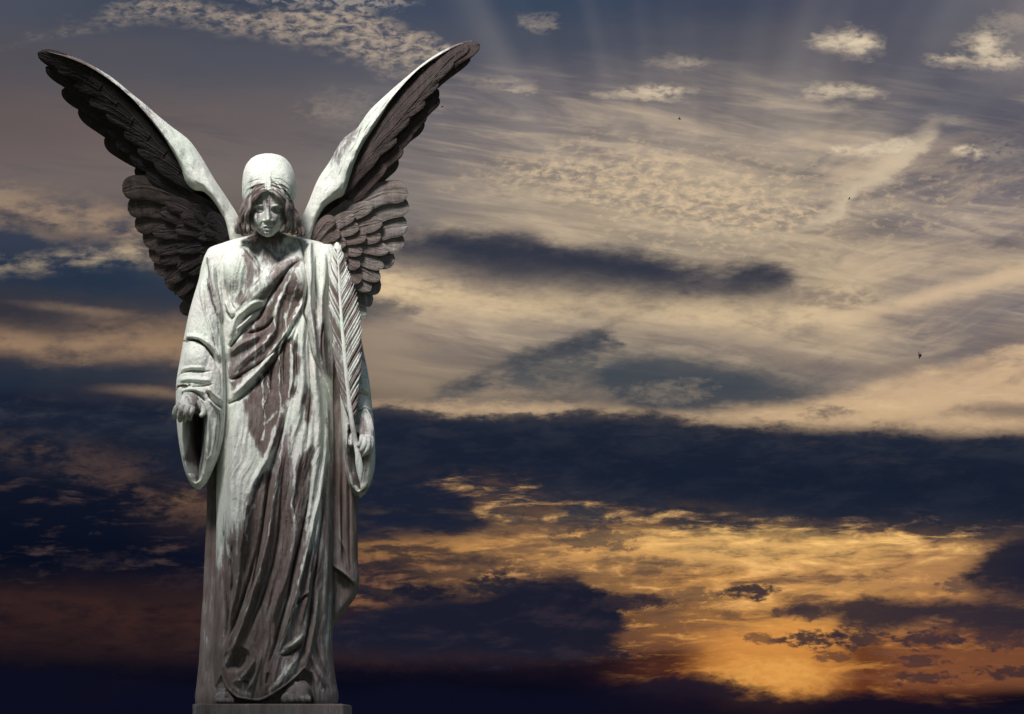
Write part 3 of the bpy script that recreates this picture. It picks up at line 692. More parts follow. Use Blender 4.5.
for sgn in (-1, 1):
    bg = Bag()
    # waves combed back from the parting over the brow
    for j in range(9):
        t = j / 8; y0 = 191.0 - 9.5 * t
        pts = []
        for u in np.linspace(0, 1, 7):
            x = 268 + sgn * (1.0 + (17.5 + 6.0 * t) * u ** 0.9); y = y0 + (17 + 4.5 * t) * u ** 1.55 - 1.2 * t * math.sin(u * 3)
            pts.append((x, y, head_depth(x, y) + 3.0 + 1.6 * math.sin(u * 3.1) * (1 - 0.6 * t) - 1.6 * t))
        strand(bg, pts, 1.35 + 0.25 * math.sin(j * 2.3 + sgn), 0.5, 13, j * 0.6 + sgn, (1.0, 0.85, 0.6, 1.05, 0.9, 0.5, 0.95, 0.4, 0.3)[(j + (2 if sgn > 0 else 0)) % 9])
    # loose locks falling beside the face to the shoulders
    for j in range(13):
        t = (j % 5) / 4; lay = j // 5
        x0 = 268 + sgn * (18 + 5.2 * t); x1 = 268 + sgn * (19.5 + (11.5 if sgn < 0 else 15.5) * t - 1.5 * lay)
        y1 = 233 - 3.5 * (1 - t) + random.uniform(-1.5, 2.0); d0 = 53 - 11 * t - 6 * lay; d1_ = 40 - 7 * t - 6 * lay
        xm = 268 + sgn * (19 + (6.6 if sgn < 0 else 7.2) * t + 1.2)
        pts = [(x0 - sgn * 1.0, 196 + 2 * t, d0), (x0, 203 + t, d0), (xm, 214, (d0 + d1_) / 2 + 2), ((xm + x1) / 2 + sgn * 0.8, 224, d1_ + 2), (x1, y1, d1_), (x1 - sgn * 2.6, y1 + 1.6, d1_ - 1)]
        strand(bg, pts, random.uniform(1.8, 2.6), random.uniform(0.5, 1.0), random.uniform(15, 22), 1.2 + 0.35 * j, random.choice((0.95, 0.8, 0.7, 1.0, 0.6)), 60)
    bg.build('hair', STONE, angel)

# ---- hands: palm, four bent fingers and a thumb fused into one carved surface
def hand(chains, stain_shade, palm):
    bg = Bag()
    for path in chains:
        v, f = tube(path, 26, 14); bg.add(v, f)
    for path, flat in palm:
        v, f = tube(path, 20, 20, 0, 0, 0, flat); bg.add(v, f)
    return fuse('hand', bg, STONE, angel, 0.45 * S, 1, stain_shade)
# right hand, seen from the back: wrist comes out of the cuff, fingers hang over the mouth of the sleeve
hand([[(180, 404, 55, 2.9), (176.5, 408, 57, 2.8), (174.6, 413, 56, 2.5), (175.2, 418.5, 52, 2.0)],
      [(184, 405, 58, 3.0), (181, 410.5, 60, 2.9), (179.6, 416, 58, 2.6), (180.2, 421.5, 53, 2.0)],
      [(188.5, 406, 59, 3.0), (186.4, 411.5, 60.5, 2.9), (185, 416.5, 58, 2.5), (185.2, 420.5, 54, 2.0)],
      [(193, 407, 57, 2.8), (191.6, 411.5, 59, 2.7), (190.2, 416, 57, 2.3), (190, 419.5, 54, 1.9)],
      [(199, 402, 48, 3.4), (202.6, 408, 50, 3.1), (203.4, 413, 52, 2.6), (200.5, 416, 54, 2.1)]], 0.42,
     [([(192, 394, 40, 8), (190, 399, 47, 9), (187.5, 404, 53, 8.2), (186, 407, 56, 5.5)], 0.6)])
# left hand: closed round the stem of the palm frond
hand([[(370, 435, 44, 2.9), (371.6, 442, 46, 2.8), (370, 449, 47, 2.5), (366.5, 454, 46, 2.0)],
      [(368, 437, 47, 2.9), (368.4, 445, 50, 2.8), (365.5, 452, 50, 2.5), (361.5, 456, 47, 2.0)],
      [(365, 437, 48, 2.8), (364.6, 444, 51.5, 2.7), (361.5, 450, 51, 2.4), (357.5, 452.5, 47, 1.9)],
      [(362, 436, 48, 2.5), (360.8, 441.5, 51, 2.4), (358, 446, 51, 2.1), (354.8, 447, 48, 1.7)],
      [(358, 426, 42, 3.3), (353.6, 434, 42, 3.1), (350.8, 440, 43, 2.7), (350.6, 445.5, 46, 2.1)]], 0.4,
     [([(362, 411, 36, 6.5), (364, 420, 40, 8), (366, 430, 43, 8), (367, 437, 45, 6)], 0.6)])

# ---- feet
def foot(x, y, d, k, sgn):
    bg = Bag()
    v, f = tube([(x - sgn * 2 * k, y - 13 * k, d - 34, 7 * k), (x, y - 9 * k, d - 22, 9 * k), (x, y - 6 * k, d - 8, 9.5 * k), (x + sgn * k, y - 4.6 * k, d, 7.5 * k)], 30, 22, 0, 0, 0, 0.8); bg.add(v, f)
    for i in range(5):
        ox = (i - 2) * 3.6 * k * sgn; r = (3.0 if i == 0 else 2.3 - 0.12 * i) * k
        v, f = tube([(x + ox * 0.8, y - 5 * k, d - 2, r), (x + ox, y - 3.8 * k, d + 5 - abs(i - 1) * 1.2, r), (x + ox * 1.06, y - 2.6 * k, d + 9.5 - abs(i - 1) * 2.0, r * 0.9)], 16, 12); bg.add(v, f)
    for q in (-1, 1):      # sandal thongs
        v, f = tube([(x + q * 9.5 * k, y - 6 * k, d - 12, 1.1), (x + q * 5 * k, y - 14.2 * k, d - 10, 1.2), (x, y - 13 * k, d - 2, 1.2), (x - sgn * 2 * k, y - 7.5 * k, d + 4, 1.1)], 20, 8); bg.add(v, f)
    fuse('foot', bg, STONE, angel, 0.7 * S, 1, 0.66)
foot(297, 704, 50, 1.55, 1)
foot(224, 704, 38, 1.0, -1)

# ---- palm frond
bg = Bag()
spine = spline([(337, 244, 33), (339, 275, 36), (340.5, 305, 40), (343, 338, 46), (345.8, 370, 50), (349, 400, 52), (352.5, 426, 52)], 200)
def sp(y): return np.array([np.interp(y, spine[:, 1], spine[:, k]) for k in range(3)])
ys = np.linspace(256, 418, 44)
for i, y in enumerate(ys):
    a = sp(y); u = (y - 256) / 162
    Ll = np.interp(y, [256, 275, 300, 345, 380, 418], [3.6, 7, 11, 14.5, 13.5, 9]); Lr = np.interp(y, [256, 275, 300, 330, 360, 390, 418], [3.2, 6.5, 11, 16.5, 17, 14, 7])
    for sgn, L in ((-1, Ll), (1, Lr)):
        L = L * (0.94 + 0.12 * random.random()); rise = (1.75 if sgn < 0 else 1.55) * L + 3
        j = random.uniform(-1.3, 1.3); kd = random.uniform(-0.9, 0.9)
        pts = [(a[0], a[1] + 2, a[2] + 1.0, 0.8), (a[0] + sgn * L * 0.36, a[1] - rise * 0.36 + j, a[2] + 2.0 + kd, 1.25), (a[0] + sgn * L * 0.74, a[1] - rise * 0.76 + j, a[2] + 0.4 + kd, 1.2), (a[0] + sgn * L, a[1] - rise - 2.5 + j, a[2] - 2.2, 0.3)]
        v, f = tube(pts, 14, 8, 0, 0, 0, 1.3); bg.add(v, f, 0.34 + 0.40 * (random.random() < 0.35) + (0.14 if sgn < 0 and y > 330 else 0.0))
v, f = tube([(334.5, 272, 30, 1), (337, 262, 33, 4.2), (337.3, 250, 34, 4.6), (337, 243, 33, 1.8)], 24, 14, 0, 0, 0, 0.5); bg.add(v, f, 0.12)
# the solid web of stone the leaflets are carved on
pl = np.linspace(250, 424, 60); VV = []; 
for y in pl:
    a = sp(y); l = np.interp(y, [250, 275, 300, 345, 390, 424], [3, 6, 10, 11.5, 9, 2]); r = np.interp(y, [250, 275, 300, 335, 370, 400, 424], [3, 6, 12, 15, 13, 8, 2])
    ring = [(a[0] - l, y, a[2] - 3), (a[0] - l * .5, y, a[2] - .5), (a[0], y, a[2] + .4), (a[0] + r * .5, y, a[2] - .5), (a[0] + r, y, a[2] - 3), (a[0] + r * .5, y, a[2] - 12), (a[0], y, a[2] - 14), (a[0] - l * .5, y, a[2] - 12)]
    VV.append(P(*np.array(ring).T))
bg.add(np.array(VV), grid_faces(60, 8, True), 0.85)
leaf = bg.build('palm_frond', STONE, angel)
bs = Bag()
v, f = tube([tuple(sp(y)[:2]) + (sp(y)[2] + 2.4, r) for y, r in ((248, 0.9), (300, 1.5), (350, 1.9), (400, 2.2), (424, 2.4))] + [(355.5, 442, 50, 2.5), (357.8, 454, 50, 2.8), (359, 463, 50, 3.6), (360, 471, 50, 3.3), (360.4, 478, 50, 2.0), (360.6, 482.5, 50, 0.7)], 120, 14)
bs.add(v, f, 0.12)
bs.build('stem', STONE, leaf)
# ---- wings: a broad marble shoulder along the leading edge, feathers layered below it
def wing_depth(x, y, side):
    """the wing sweeps forward as it spreads, its lower edge raked back"""
    out = (232 - x) if side < 0 else (x - 306)
    lead = np.interp(out, [0, 50, 100, 150, 200], [225, 165, 105, 62, 45])    # height of the leading edge
    drop = np.maximum(y - lead, 0)
    return -24 + 0.30 * np.maximum(out, 0) - RAKE[side] * drop
RAKE = {-1: 0.60, 1: 0.26}

def feather(wg, pts, hw, side, lift, stain_shade, mat, tipr=0.82, tilt=0.18, lines=True, base=0.75, th=0.24):
    c = spline(pts, 56); n = len(c)
    T = np.gradient(c, axis=0); T /= np.linalg.norm(T, axis=1)[:, None]
    N = np.stack([-T[:, 1], T[:, 0]], 1)
    if side > 0: N = -N
    u = np.linspace(0, 1, n)         # 0 root, 1 tip
    prof = np.interp(u, [0, 0.25, 0.6, tipr], [base, 0.9, 1.0, 1.0]) * np.where(u > tipr, np.sqrt(np.maximum(0, 1 - ((u - tipr) / (1 - tipr))**2)), 1)
    prof = np.maximum(prof, 0.02)
    m = 27; s_ = np.linspace(-1, 1, m)
    Vf = []
    X = c[:, 0:1] + N[:, 0:1] * (hw * prof)[:, None] * s_; Y = c[:, 1:2] + N[:, 1:2] * (hw * prof)[:, None] * s_
    D0 = wing_depth(X, Y, side)
    thick = hw * th * prof[:, None] * np.sqrt(np.maximum(0, 1 - s_**2))[None, :]
    rach = 0.9 * np.exp(-(s_ / 0.07)**2)[None, :] * (1 - u[:, None]) * prof[:, None] - 0.35 * np.exp(-((np.abs(s_) - 0.13) / 0.06)**2)[None, :]
    ph = RNG.uniform(0, 9)
    barb = (fbm(u[:, None] * 17 - np.abs(s_)[None, :] * 5 + ph, s_[None, :] * 1.2 + 0 * u[:, None] + ph, 2, 5) - 0.5) * 0.55 + (fbm(u[:, None] * 3 + ph, s_[None, :] * 2 + 0 * u[:, None] + ph, 2, 9) - 0.5) * 1.2
    D = D0 + lift + thick + rach + barb * (np.sqrt(np.maximum(0, 1 - s_**2)))[None, :] - tilt * hw * s_[None, :] * prof[:, None] + 0.06 * hw * u[:, None]**3 * 3
    Db = D0 + lift - 0.5 * thick - 1.0 - tilt * hw * s_[None, :] * prof[:, None] + 0.06 * hw * u[:, None]**3 * 3
    V1 = P(X, Y, D); V2 = P(X, Y, Db)
    V = np.concatenate([V1.reshape(-1, 3), V2.reshape(-1, 3)]); F1 = grid_faces(n, m)[:, ::-1]; F2 = grid_faces(n, m) + n * m
    ring = lambda: np.concatenate([np.arange(m), np.arange(1, n) * m + m - 1, (n - 1) * m + np.arange(m - 2, -1, -1), np.arange(n - 2, 0, -1) * m])
    r = ring(); r2 = np.roll(r, -1)
    F3 = np.stack([r, r2, r2 + n * m, r + n * m], -1)
    st = np.full(len(V), stain_shade) + (np.abs(np.concatenate([np.tile(s_, n)] * 2)) ** 6) * 0.0
    return make_mesh('feather', V, np.concatenate([F1, F2, F3]), mat, wg, None, True, {'stain_shade': st})

def wing_arm(name, outer, inner, side, hgt, parent, stain_shade, mat, n=150, m=40, root_d=None):
    A = spline(outer, n); B = spline(inner, n)
    s_ = np.linspace(0, 1, m)
    X = A[:, 0:1] + (B[:, 0:1] - A[:, 0:1]) * s_; Y = A[:, 1:2] + (B[:, 1:2] - A[:, 1:2]) * s_
    wd = np.hypot(*(A - B)[:, :2].T)
    u = np.linspace(0, 1, n)
    arch = np.sqrt(np.maximum(0, 1 - (2 * s_ - 1)**2))[None, :]
    skew = (0.25 + 0.75 * s_[None, :] ** 0.8)
    D0 = wing_depth(A[:, 0:1], A[:, 1:2], side) + 0 * X
    h = np.interp(u, np.linspace(0, 1, len(hgt)), hgt)[:, None]
    rel = (fbm(X / 6, Y / 6, 4, 71) - 0.5) * 2.2 * arch
    # short coverts carved over the bend of the wing
    k = np.interp(u, [0, 0.22, 0.3, 0.6, 0.75, 1], [0, 0, 1, 1, 0.5, 0.3])[:, None]
    sc = np.abs(np.sin(u[:, None] * 34 + np.floor(s_ * 4) * 1.6)) * (0.4 + 0.6 * ((s_ * 4) % 1.0))
    rel = rel + k * 1.3 * (sc - 0.4) * arch
    D = D0 + h * arch * skew + rel + 4
    Db = D0 - 0.5 * wd[:, None] * arch - 3
    V = np.concatenate([P(X, Y, D).reshape(-1, 3), P(X, Y, Db).reshape(-1, 3)])
    F1 = grid_faces(n, m); F2 = grid_faces(n, m)[:, ::-1] + n * m
    r = np.concatenate([np.arange(m), np.arange(1, n) * m + m - 1, (n - 1) * m + np.arange(m - 2, -1, -1), np.arange(n - 2, 0, -1) * m]); r2 = np.roll(r, -1)
    F3 = np.stack([r2, r, r + n * m, r2 + n * m], -1)
    st = np.concatenate([stain_shade(u[:, None] + 0 * X, s_[None, :] + 0 * X).ravel()] * 2)
    F = np.concatenate([F1, F2, F3])
    if side > 0: F = F[:, ::-1]
    return make_mesh(name, V, F, mat, parent, None, True, {'stain_shade': st})

# left in the picture --------------------------------------------------------
OUT_L = [(246, 246), (241, 228), (238.4, 217), (227.6, 199), (214, 178.6), (200, 155), (188.4, 139.4), (171, 126), (155, 113), (146.6, 105.6), (128, 90.5), (112, 77.5), (94, 66.5), (75.5, 57.5), (53.7, 51.6), (44, 50)]
INN_L = [(234, 256), (230, 241), (227, 229), (222, 216), (214, 202), (204, 192), (194, 190), (186.5, 183), (180.6, 167), (171, 149), (161, 133.5), (143, 111), (132, 99), (106.5, 78), (76, 61), (48, 52)]
wl = wing_arm('wing', OUT_L, INN_L, -1, (10, 16, 24, 24, 18, 12, 8, 5, 3), angel,
              lambda u, s: 0.06 + 0.75 * sstep(0.72, 0.95, u) + 0.45 * sstep(0.3, 0.5, u) * sstep(0.15, 0.9, s) * 0.3 + 0.25 * sstep(0.45, 0.6, u), STONE)
def underwing(parent, A, B, side, stain_shade):
    """the solid slab the feathers are carved from"""
    n, m = 60, 16
    a = spline(A, n); b = spline(B, n); t = np.linspace(0, 1, m)
    X = a[:, 0:1] + (b[:, 0:1] - a[:, 0:1]) * t; Y = a[:, 1:2] + (b[:, 1:2] - a[:, 1:2]) * t
    D = wing_depth(X, Y, side) - 7
    V = np.concatenate([P(X, Y, D).reshape(-1, 3), P(X, Y, D - 7).reshape(-1, 3)])
    r = np.concatenate([np.arange(m), np.arange(1, n) * m + m - 1, (n - 1) * m + np.arange(m - 2, -1, -1), np.arange(n - 2, 0, -1) * m]); r2 = np.roll(r, -1)
    F = np.concatenate([grid_faces(n, m), grid_faces(n, m)[:, ::-1] + n * m, np.stack([r2, r, r + n * m, r2 + n * m], -1)])
    return make_mesh('wing_back', V, F if side < 0 else F[:, ::-1], CRUST, parent, None, True, {'stain_shade': np.full(len(V), stain_shade)})
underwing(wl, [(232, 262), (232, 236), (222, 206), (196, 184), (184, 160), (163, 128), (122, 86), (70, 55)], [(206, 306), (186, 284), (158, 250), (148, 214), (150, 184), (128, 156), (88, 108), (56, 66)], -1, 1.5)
PRIM_L = [([(186, 178), (160, 147), (128, 111), (90, 79), (58, 61), (37.5, 53)], 9.5), ([(190, 182), (160, 152), (124, 118), (86, 90), (60, 74), (45.5, 67)], 9.5),
          ([(194, 190), (165, 162), (130, 132), (98, 110), (76, 97), (61.5, 90)], 10), ([(198, 196), (170, 172), (138, 147), (110, 129), (92, 117), (78.5, 108)], 10),
          ([(200, 200), (176, 182), (150, 163), (130, 152), (116, 143), (106, 135)], 11.5), ([(202, 206), (182, 192), (160, 180), (152, 176), (144, 172), (136, 166)], 9)]
for k, (p, w) in enumerate(PRIM_L): feather(wl, p, w, -1, 6 - 2.6 * k, 1.85 - 0.02 * k, CRUST, th=0.18)  # black crust, with this wing's shade also put into the tone
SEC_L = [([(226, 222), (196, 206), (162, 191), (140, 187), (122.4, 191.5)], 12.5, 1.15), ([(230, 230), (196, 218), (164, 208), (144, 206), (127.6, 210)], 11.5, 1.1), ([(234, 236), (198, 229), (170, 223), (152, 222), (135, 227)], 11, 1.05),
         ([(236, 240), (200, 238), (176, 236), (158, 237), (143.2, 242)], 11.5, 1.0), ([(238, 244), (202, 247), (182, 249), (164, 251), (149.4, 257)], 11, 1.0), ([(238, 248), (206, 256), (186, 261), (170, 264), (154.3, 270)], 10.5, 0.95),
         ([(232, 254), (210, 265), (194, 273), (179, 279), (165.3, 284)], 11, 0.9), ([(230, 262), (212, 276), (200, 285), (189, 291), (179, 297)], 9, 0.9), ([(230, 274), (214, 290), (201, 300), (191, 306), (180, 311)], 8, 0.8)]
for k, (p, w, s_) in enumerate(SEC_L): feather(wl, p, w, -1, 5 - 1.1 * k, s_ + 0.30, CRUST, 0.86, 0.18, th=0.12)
def covert_fan(wg, ox, oy, side, tiers):
    """rows of short feathers fanned from the root of the wing, each row staggered against the last"""
    for lift, dist, ln, hw_, st_, cnt, a0, a1 in tiers:
        for k in range(cnt):
            t = (k + RNG.uniform(-0.22, 0.22)) / (cnt - 1); a = math.radians(a0 + (a1 - a0) * t); q = RNG.uniform(-1, 1, 4)
            dd = dist + 4 * q[0]; r0 = dd - ln; ca, sa = math.cos(a) * side, math.sin(a)
            bow = -3.5 + q[1]
            pts = [(ox + ca * r0, oy + sa * r0), (ox + ca * (r0 + dd) / 2, oy + sa * (r0 + dd) / 2 + bow), (ox + ca * dd, oy + sa * dd + q[2] * 1.5)]
            feather(wg, pts, hw_ * (1 + 0.12 * q[3]), side, lift - 0.5 * k, st_ + 0.08 * q[1], CRUST, 0.70, 0.20, th=0.11)
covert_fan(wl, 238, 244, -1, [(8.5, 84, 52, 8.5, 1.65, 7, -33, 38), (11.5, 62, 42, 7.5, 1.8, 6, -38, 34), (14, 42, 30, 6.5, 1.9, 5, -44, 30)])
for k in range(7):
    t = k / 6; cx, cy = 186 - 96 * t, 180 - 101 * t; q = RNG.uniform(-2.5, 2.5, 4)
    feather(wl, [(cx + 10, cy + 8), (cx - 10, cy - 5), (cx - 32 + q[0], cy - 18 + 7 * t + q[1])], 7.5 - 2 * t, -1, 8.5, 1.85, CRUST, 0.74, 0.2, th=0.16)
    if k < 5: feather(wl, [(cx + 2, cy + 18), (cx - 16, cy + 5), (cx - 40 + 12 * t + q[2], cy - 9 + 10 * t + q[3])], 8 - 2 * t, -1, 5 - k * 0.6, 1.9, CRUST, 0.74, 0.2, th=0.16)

# right in the picture -------------------------------------------------------
OUT_R = [(292, 248), (298, 232), (302, 217.5), (309, 201), (318, 179), (329, 162), (343.7, 138), (356.5, 128), (369, 111), (385.6, 95), (408.7, 75), (425.5, 61.5), (445.6, 49), (462.4, 42.2), (472, 40.5)]
INN_R = [(304, 258), (310, 243), (314, 230), (319, 217), (325, 207), (334.6, 200), (343.7, 195), (349, 182), (355, 163), (363, 145), (376.7, 124), (388, 105), (402, 86.5), (421, 67.5), (458, 46), (474, 42)]
wr = wing_arm('wing', OUT_R, INN_R, 1, (10, 16, 24, 24, 18, 12, 8, 5, 3), angel,
              lambda u, s: 0.05 + 0.75 * sstep(0.8, 0.97, u) + 0.5 * sstep(0.30, 0.40, u) * sstep(0.62, 0.45, u) * sstep(0.7, 0.1, s), STONE)
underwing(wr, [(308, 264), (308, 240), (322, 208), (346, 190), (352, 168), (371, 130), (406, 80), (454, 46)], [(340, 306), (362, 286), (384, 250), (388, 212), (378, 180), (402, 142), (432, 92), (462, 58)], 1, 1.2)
PRIM_R = [([(346, 190), (366, 154), (394, 112), (430, 76), (458, 55), (480, 44.5)], 10), ([(344, 196), (366, 162), (394, 124), (424, 88), (450, 66), (471, 55.5)], 10), ([(342, 200), (364, 172), (386, 140), (404, 118), (422, 102), (439, 90)], 10),
          ([(340, 206), (364, 178), (386, 151), (402, 136), (413, 128), (423.6, 120)], 9.5), ([(338, 214), (356, 195), (372, 179), (385, 168), (397, 157)], 9.5), ([(334, 218), (350, 205), (364, 194), (375, 187), (385, 179)], 8.5)]
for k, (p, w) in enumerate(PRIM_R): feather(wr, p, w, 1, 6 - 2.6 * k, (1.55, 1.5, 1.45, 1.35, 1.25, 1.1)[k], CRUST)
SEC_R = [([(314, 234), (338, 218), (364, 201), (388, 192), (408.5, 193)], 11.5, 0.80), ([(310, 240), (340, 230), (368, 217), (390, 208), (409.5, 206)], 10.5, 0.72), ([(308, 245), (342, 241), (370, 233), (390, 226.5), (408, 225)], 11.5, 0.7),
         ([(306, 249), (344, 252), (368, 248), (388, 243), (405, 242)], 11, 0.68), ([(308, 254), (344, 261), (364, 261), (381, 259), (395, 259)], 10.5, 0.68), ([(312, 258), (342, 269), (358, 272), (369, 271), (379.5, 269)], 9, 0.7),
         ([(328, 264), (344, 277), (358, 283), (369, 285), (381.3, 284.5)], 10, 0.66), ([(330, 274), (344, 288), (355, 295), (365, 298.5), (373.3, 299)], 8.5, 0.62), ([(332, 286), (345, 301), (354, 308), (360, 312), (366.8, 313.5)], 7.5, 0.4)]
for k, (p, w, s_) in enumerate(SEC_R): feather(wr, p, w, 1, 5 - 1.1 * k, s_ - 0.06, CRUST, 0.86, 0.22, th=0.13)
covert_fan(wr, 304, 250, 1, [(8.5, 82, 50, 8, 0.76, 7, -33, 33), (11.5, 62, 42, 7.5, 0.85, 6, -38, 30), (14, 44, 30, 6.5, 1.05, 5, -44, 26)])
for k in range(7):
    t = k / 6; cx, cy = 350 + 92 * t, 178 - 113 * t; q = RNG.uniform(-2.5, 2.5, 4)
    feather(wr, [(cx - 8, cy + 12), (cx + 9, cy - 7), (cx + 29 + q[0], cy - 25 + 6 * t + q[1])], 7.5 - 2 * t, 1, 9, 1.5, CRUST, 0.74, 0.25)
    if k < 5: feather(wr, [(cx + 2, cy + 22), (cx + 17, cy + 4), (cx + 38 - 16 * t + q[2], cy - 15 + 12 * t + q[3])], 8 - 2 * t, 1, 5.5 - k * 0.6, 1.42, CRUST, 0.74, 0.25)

# ---- pedestal --------------------------------------------------------------
PIER = stone_material('pedestal_stone', 0.5, 0.9, 0.5)
ztop = ROOT[2]; cx = ROOT[0]
def block(bg, cx, cy, z0, z1, hx, hy, bev, stain_shade):
    bm = bmesh.new(); bmesh.ops.create_cube(bm, size=1.0)
    for v in bm.verts: v.co = Vector((cx + v.co.x * 2 * hx, cy + v.co.y * 2 * hy, (z0 + z1) / 2 + v.co.z * (z1 - z0)))
    bmesh.ops.bevel(bm, geom=bm.edges[:], offset=bev, segments=3, affect='EDGES', profile=0.6)
    bmesh.ops.triangulate(bm, faces=bm.faces)
    bm.verts.index_update()
    bg.add(np.array([v.co for v in bm.verts]), np.array([[q.index for q in f.verts] for f in bm.faces]), stain_shade); bm.free()
ped = empty('pedestal', (cx, DIST, 0), 'low grey brown stone pedestal under the feet of the angel', 'pedestal')
hw = 75.8 * S; pcx = P(268.8, 705, 55)[0]; pcy = DIST
hw *= (DIST - 62 * S) / DIST
def pb(name, *a):
    bg = Bag(); block(bg, *a); o = bg.build(name, PIER, ped, (pcx, pcy, 0), False); return o
pb('cap', pcx, pcy, ztop - 0.16, ztop + 0.001, hw, 62 * S, 0.006, 0.66)
pb('shaft', pcx, pcy, 0.42, ztop - 0.163, hw - 0.05, 62 * S - 0.05, 0.006, 0.8)
pb('plinth', pcx, pcy, 0.0, 0.418, hw + 0.10, 62 * S + 0.1, 0.01, 0.8)
SKY_K = 0.042; SHADE_Y = 490
# ================================================================ sky and light
SUN_AZ = math.radians(-24); SUN_EL = math.radians(52)
dirv = Vector((math.sin(SUN_AZ) * math.cos(SUN_EL), -math.cos(SUN_AZ) * math.cos(SUN_EL), math.sin(SUN_EL)))
wd = bpy.data.worlds.new('World'); wd.use_nodes = True
wt = wd.node_tree; wt.nodes.clear()
def lin(c):
    return tuple(((v / 255) / 12.92 if v / 255 <= 0.04045 else ((v / 255 + 0.055) / 1.055) ** 2.4) for v in c)
class E:
    """number-valued node expression"""
    def __init__(s, sock): s.s = sock
    @staticmethod
    def op(o, *a, clamp=False): return E(nmath(wt, o, *[q.s if isinstance(q, E) else q for q in a], clamp=clamp))
    def __add__(s, o): return E.op('ADD', s, o)
    __radd__ = __add__
    def __sub__(s, o): return E.op('SUBTRACT', s, o)
    def __rsub__(s, o): return E.op('SUBTRACT', o, s)
    def __mul__(s, o): return E.op('MULTIPLY', s, o)
    __rmul__ = __mul__
    def __truediv__(s, o): return E.op('DIVIDE', s, o)
def smooth(x, a, b):
    m = wt.nodes.new('ShaderNodeMapRange'); m.interpolation_type = 'SMOOTHSTEP'
    wt.links.new(x.s, m.inputs[0]); m.inputs[1].default_value = a; m.inputs[2].default_value = b
    m.inputs[3].default_value = 0; m.inputs[4].default_value = 1
    return E(m.outputs[0])
def vec(x, y, z=0.0):
    c = wt.nodes.new('ShaderNodeCombineXYZ')
    for i, v in enumerate((x, y, z)):
        if isinstance(v, E): wt.links.new(v.s, c.inputs[i])
        else: c.inputs[i].default_value = v
    return c.outputs[0]
def curve1(un, pts):
    """smooth function through (position, value) points; returns value / 800"""
    f = wt.nodes.new('ShaderNodeFloatCurve'); cv = f.mapping.curves[0]
    f.mapping.use_clip = False
    q = [((x + 200) / 1424, y / 800) for x, y in sorted(pts)]
    cv.points[0].location = q[0]; cv.points[1].location = q[-1]
    for p_ in q[1:-1]: cv.points.new(*p_)
    f.mapping.update()
    wt.links.new(un.s, f.inputs[1])
    return E(f.outputs[0])
def group(name, ins, build):
    """a reusable node group; build(dict of inputs) -> output expression"""
    global wt
    g = bpy.data.node_groups.new(name, 'ShaderNodeTree')
    for n_ in ins: g.interface.new_socket(n_, in_out='INPUT', socket_type='NodeSocketFloat')
    g.interface.new_socket('mask', in_out='OUTPUT', socket_type='NodeSocketFloat')
    gi = g.nodes.new('NodeGroupInput'); go = g.nodes.new('NodeGroupOutput')
    keep = wt; wt = g
    r = build({n_: E(gi.outputs[n_]) for n_ in ins})
    wt.links.new(r.s, go.inputs[0]); wt = keep
    def call(**kw):
        n = wt.nodes.new('ShaderNodeGroup'); n.node_tree = g
        for k, v in kw.items():
            if isinstance(v, E): wt.links.new(v.s, n.inputs[k])
            else: n.inputs[k].default_value = v
        return E(n.outputs[0])
    return call
def nz(x, y, detail=6, rough=0.6, dist=0.0, z=0.0):
    """turbulence at (x, y, z), wrapped in a node group"""
    def inside(i):
        c = wt.nodes.new('ShaderNodeCombineXYZ')
        wt.links.new(i['x'].s, c.inputs[0]); wt.links.new(i['y'].s, c.inputs[1]); c.inputs[2].default_value = z
        return E(noise(wt, c.outputs[0], 1.0, detail, rough, dist))
    if isinstance(y, (int, float)): y = x * 0.0 + y
    return group('turbulence', ['x', 'y'], inside)(x=x, y=y)
def sm01(x):
    m = wt.nodes.new('ShaderNodeMapRange'); m.interpolation_type = 'SMOOTHSTEP'; wt.links.new(x.s, m.inputs[0]); return E(m.outputs[0])
BAND = group('torn_band', ['v', 'top', 'bot', 'n', 'amp', 'st', 'sb'], lambda i: sm01((i['v'] - i['top'] * 800 + i['n'] * i['amp']) / i['st'] + 0.5) * sm01((i['bot'] * 800 - i['v'] + i['n'] * i['amp']) / i['sb'] + 0.5))
def _spot(i):
    a = (i['u'] - i['x']) / i['rx']; b = (i['v'] - i['y']) / i['ry']
    return (1.0 - sm01(((a * a + b * b) * 0.8 + i['n'] * i['amp'] - 0.9) / i['soft'] + 0.7)) * i['k']
SPOT = group('torn_puff', ['u', 'v', 'x', 'y', 'rx', 'ry', 'n', 'amp', 'soft', 'k'], _spot)

tcg = wt.nodes.new('ShaderNodeTexCoord').outputs['Generated']
sep = wt.nodes.new('ShaderNodeSeparateXYZ'); wt.links.new(tcg, sep.inputs[0])
dx, dy, dz = [E(o) for o in sep.outputs]
fy = E.op('MAXIMUM', dy, 0.2)
U = dx / fy * FPX + UX           # bearing and height in the western sky, same measure as the statue plane
V0 = UY - dz / fy * FPX
Uc = E.op('MINIMUM', E.op('MAXIMUM', U, -190.0), 1214.0)
Vc = E.op('MINIMUM', E.op('MAXIMUM', V0, -60.0), 790.0)
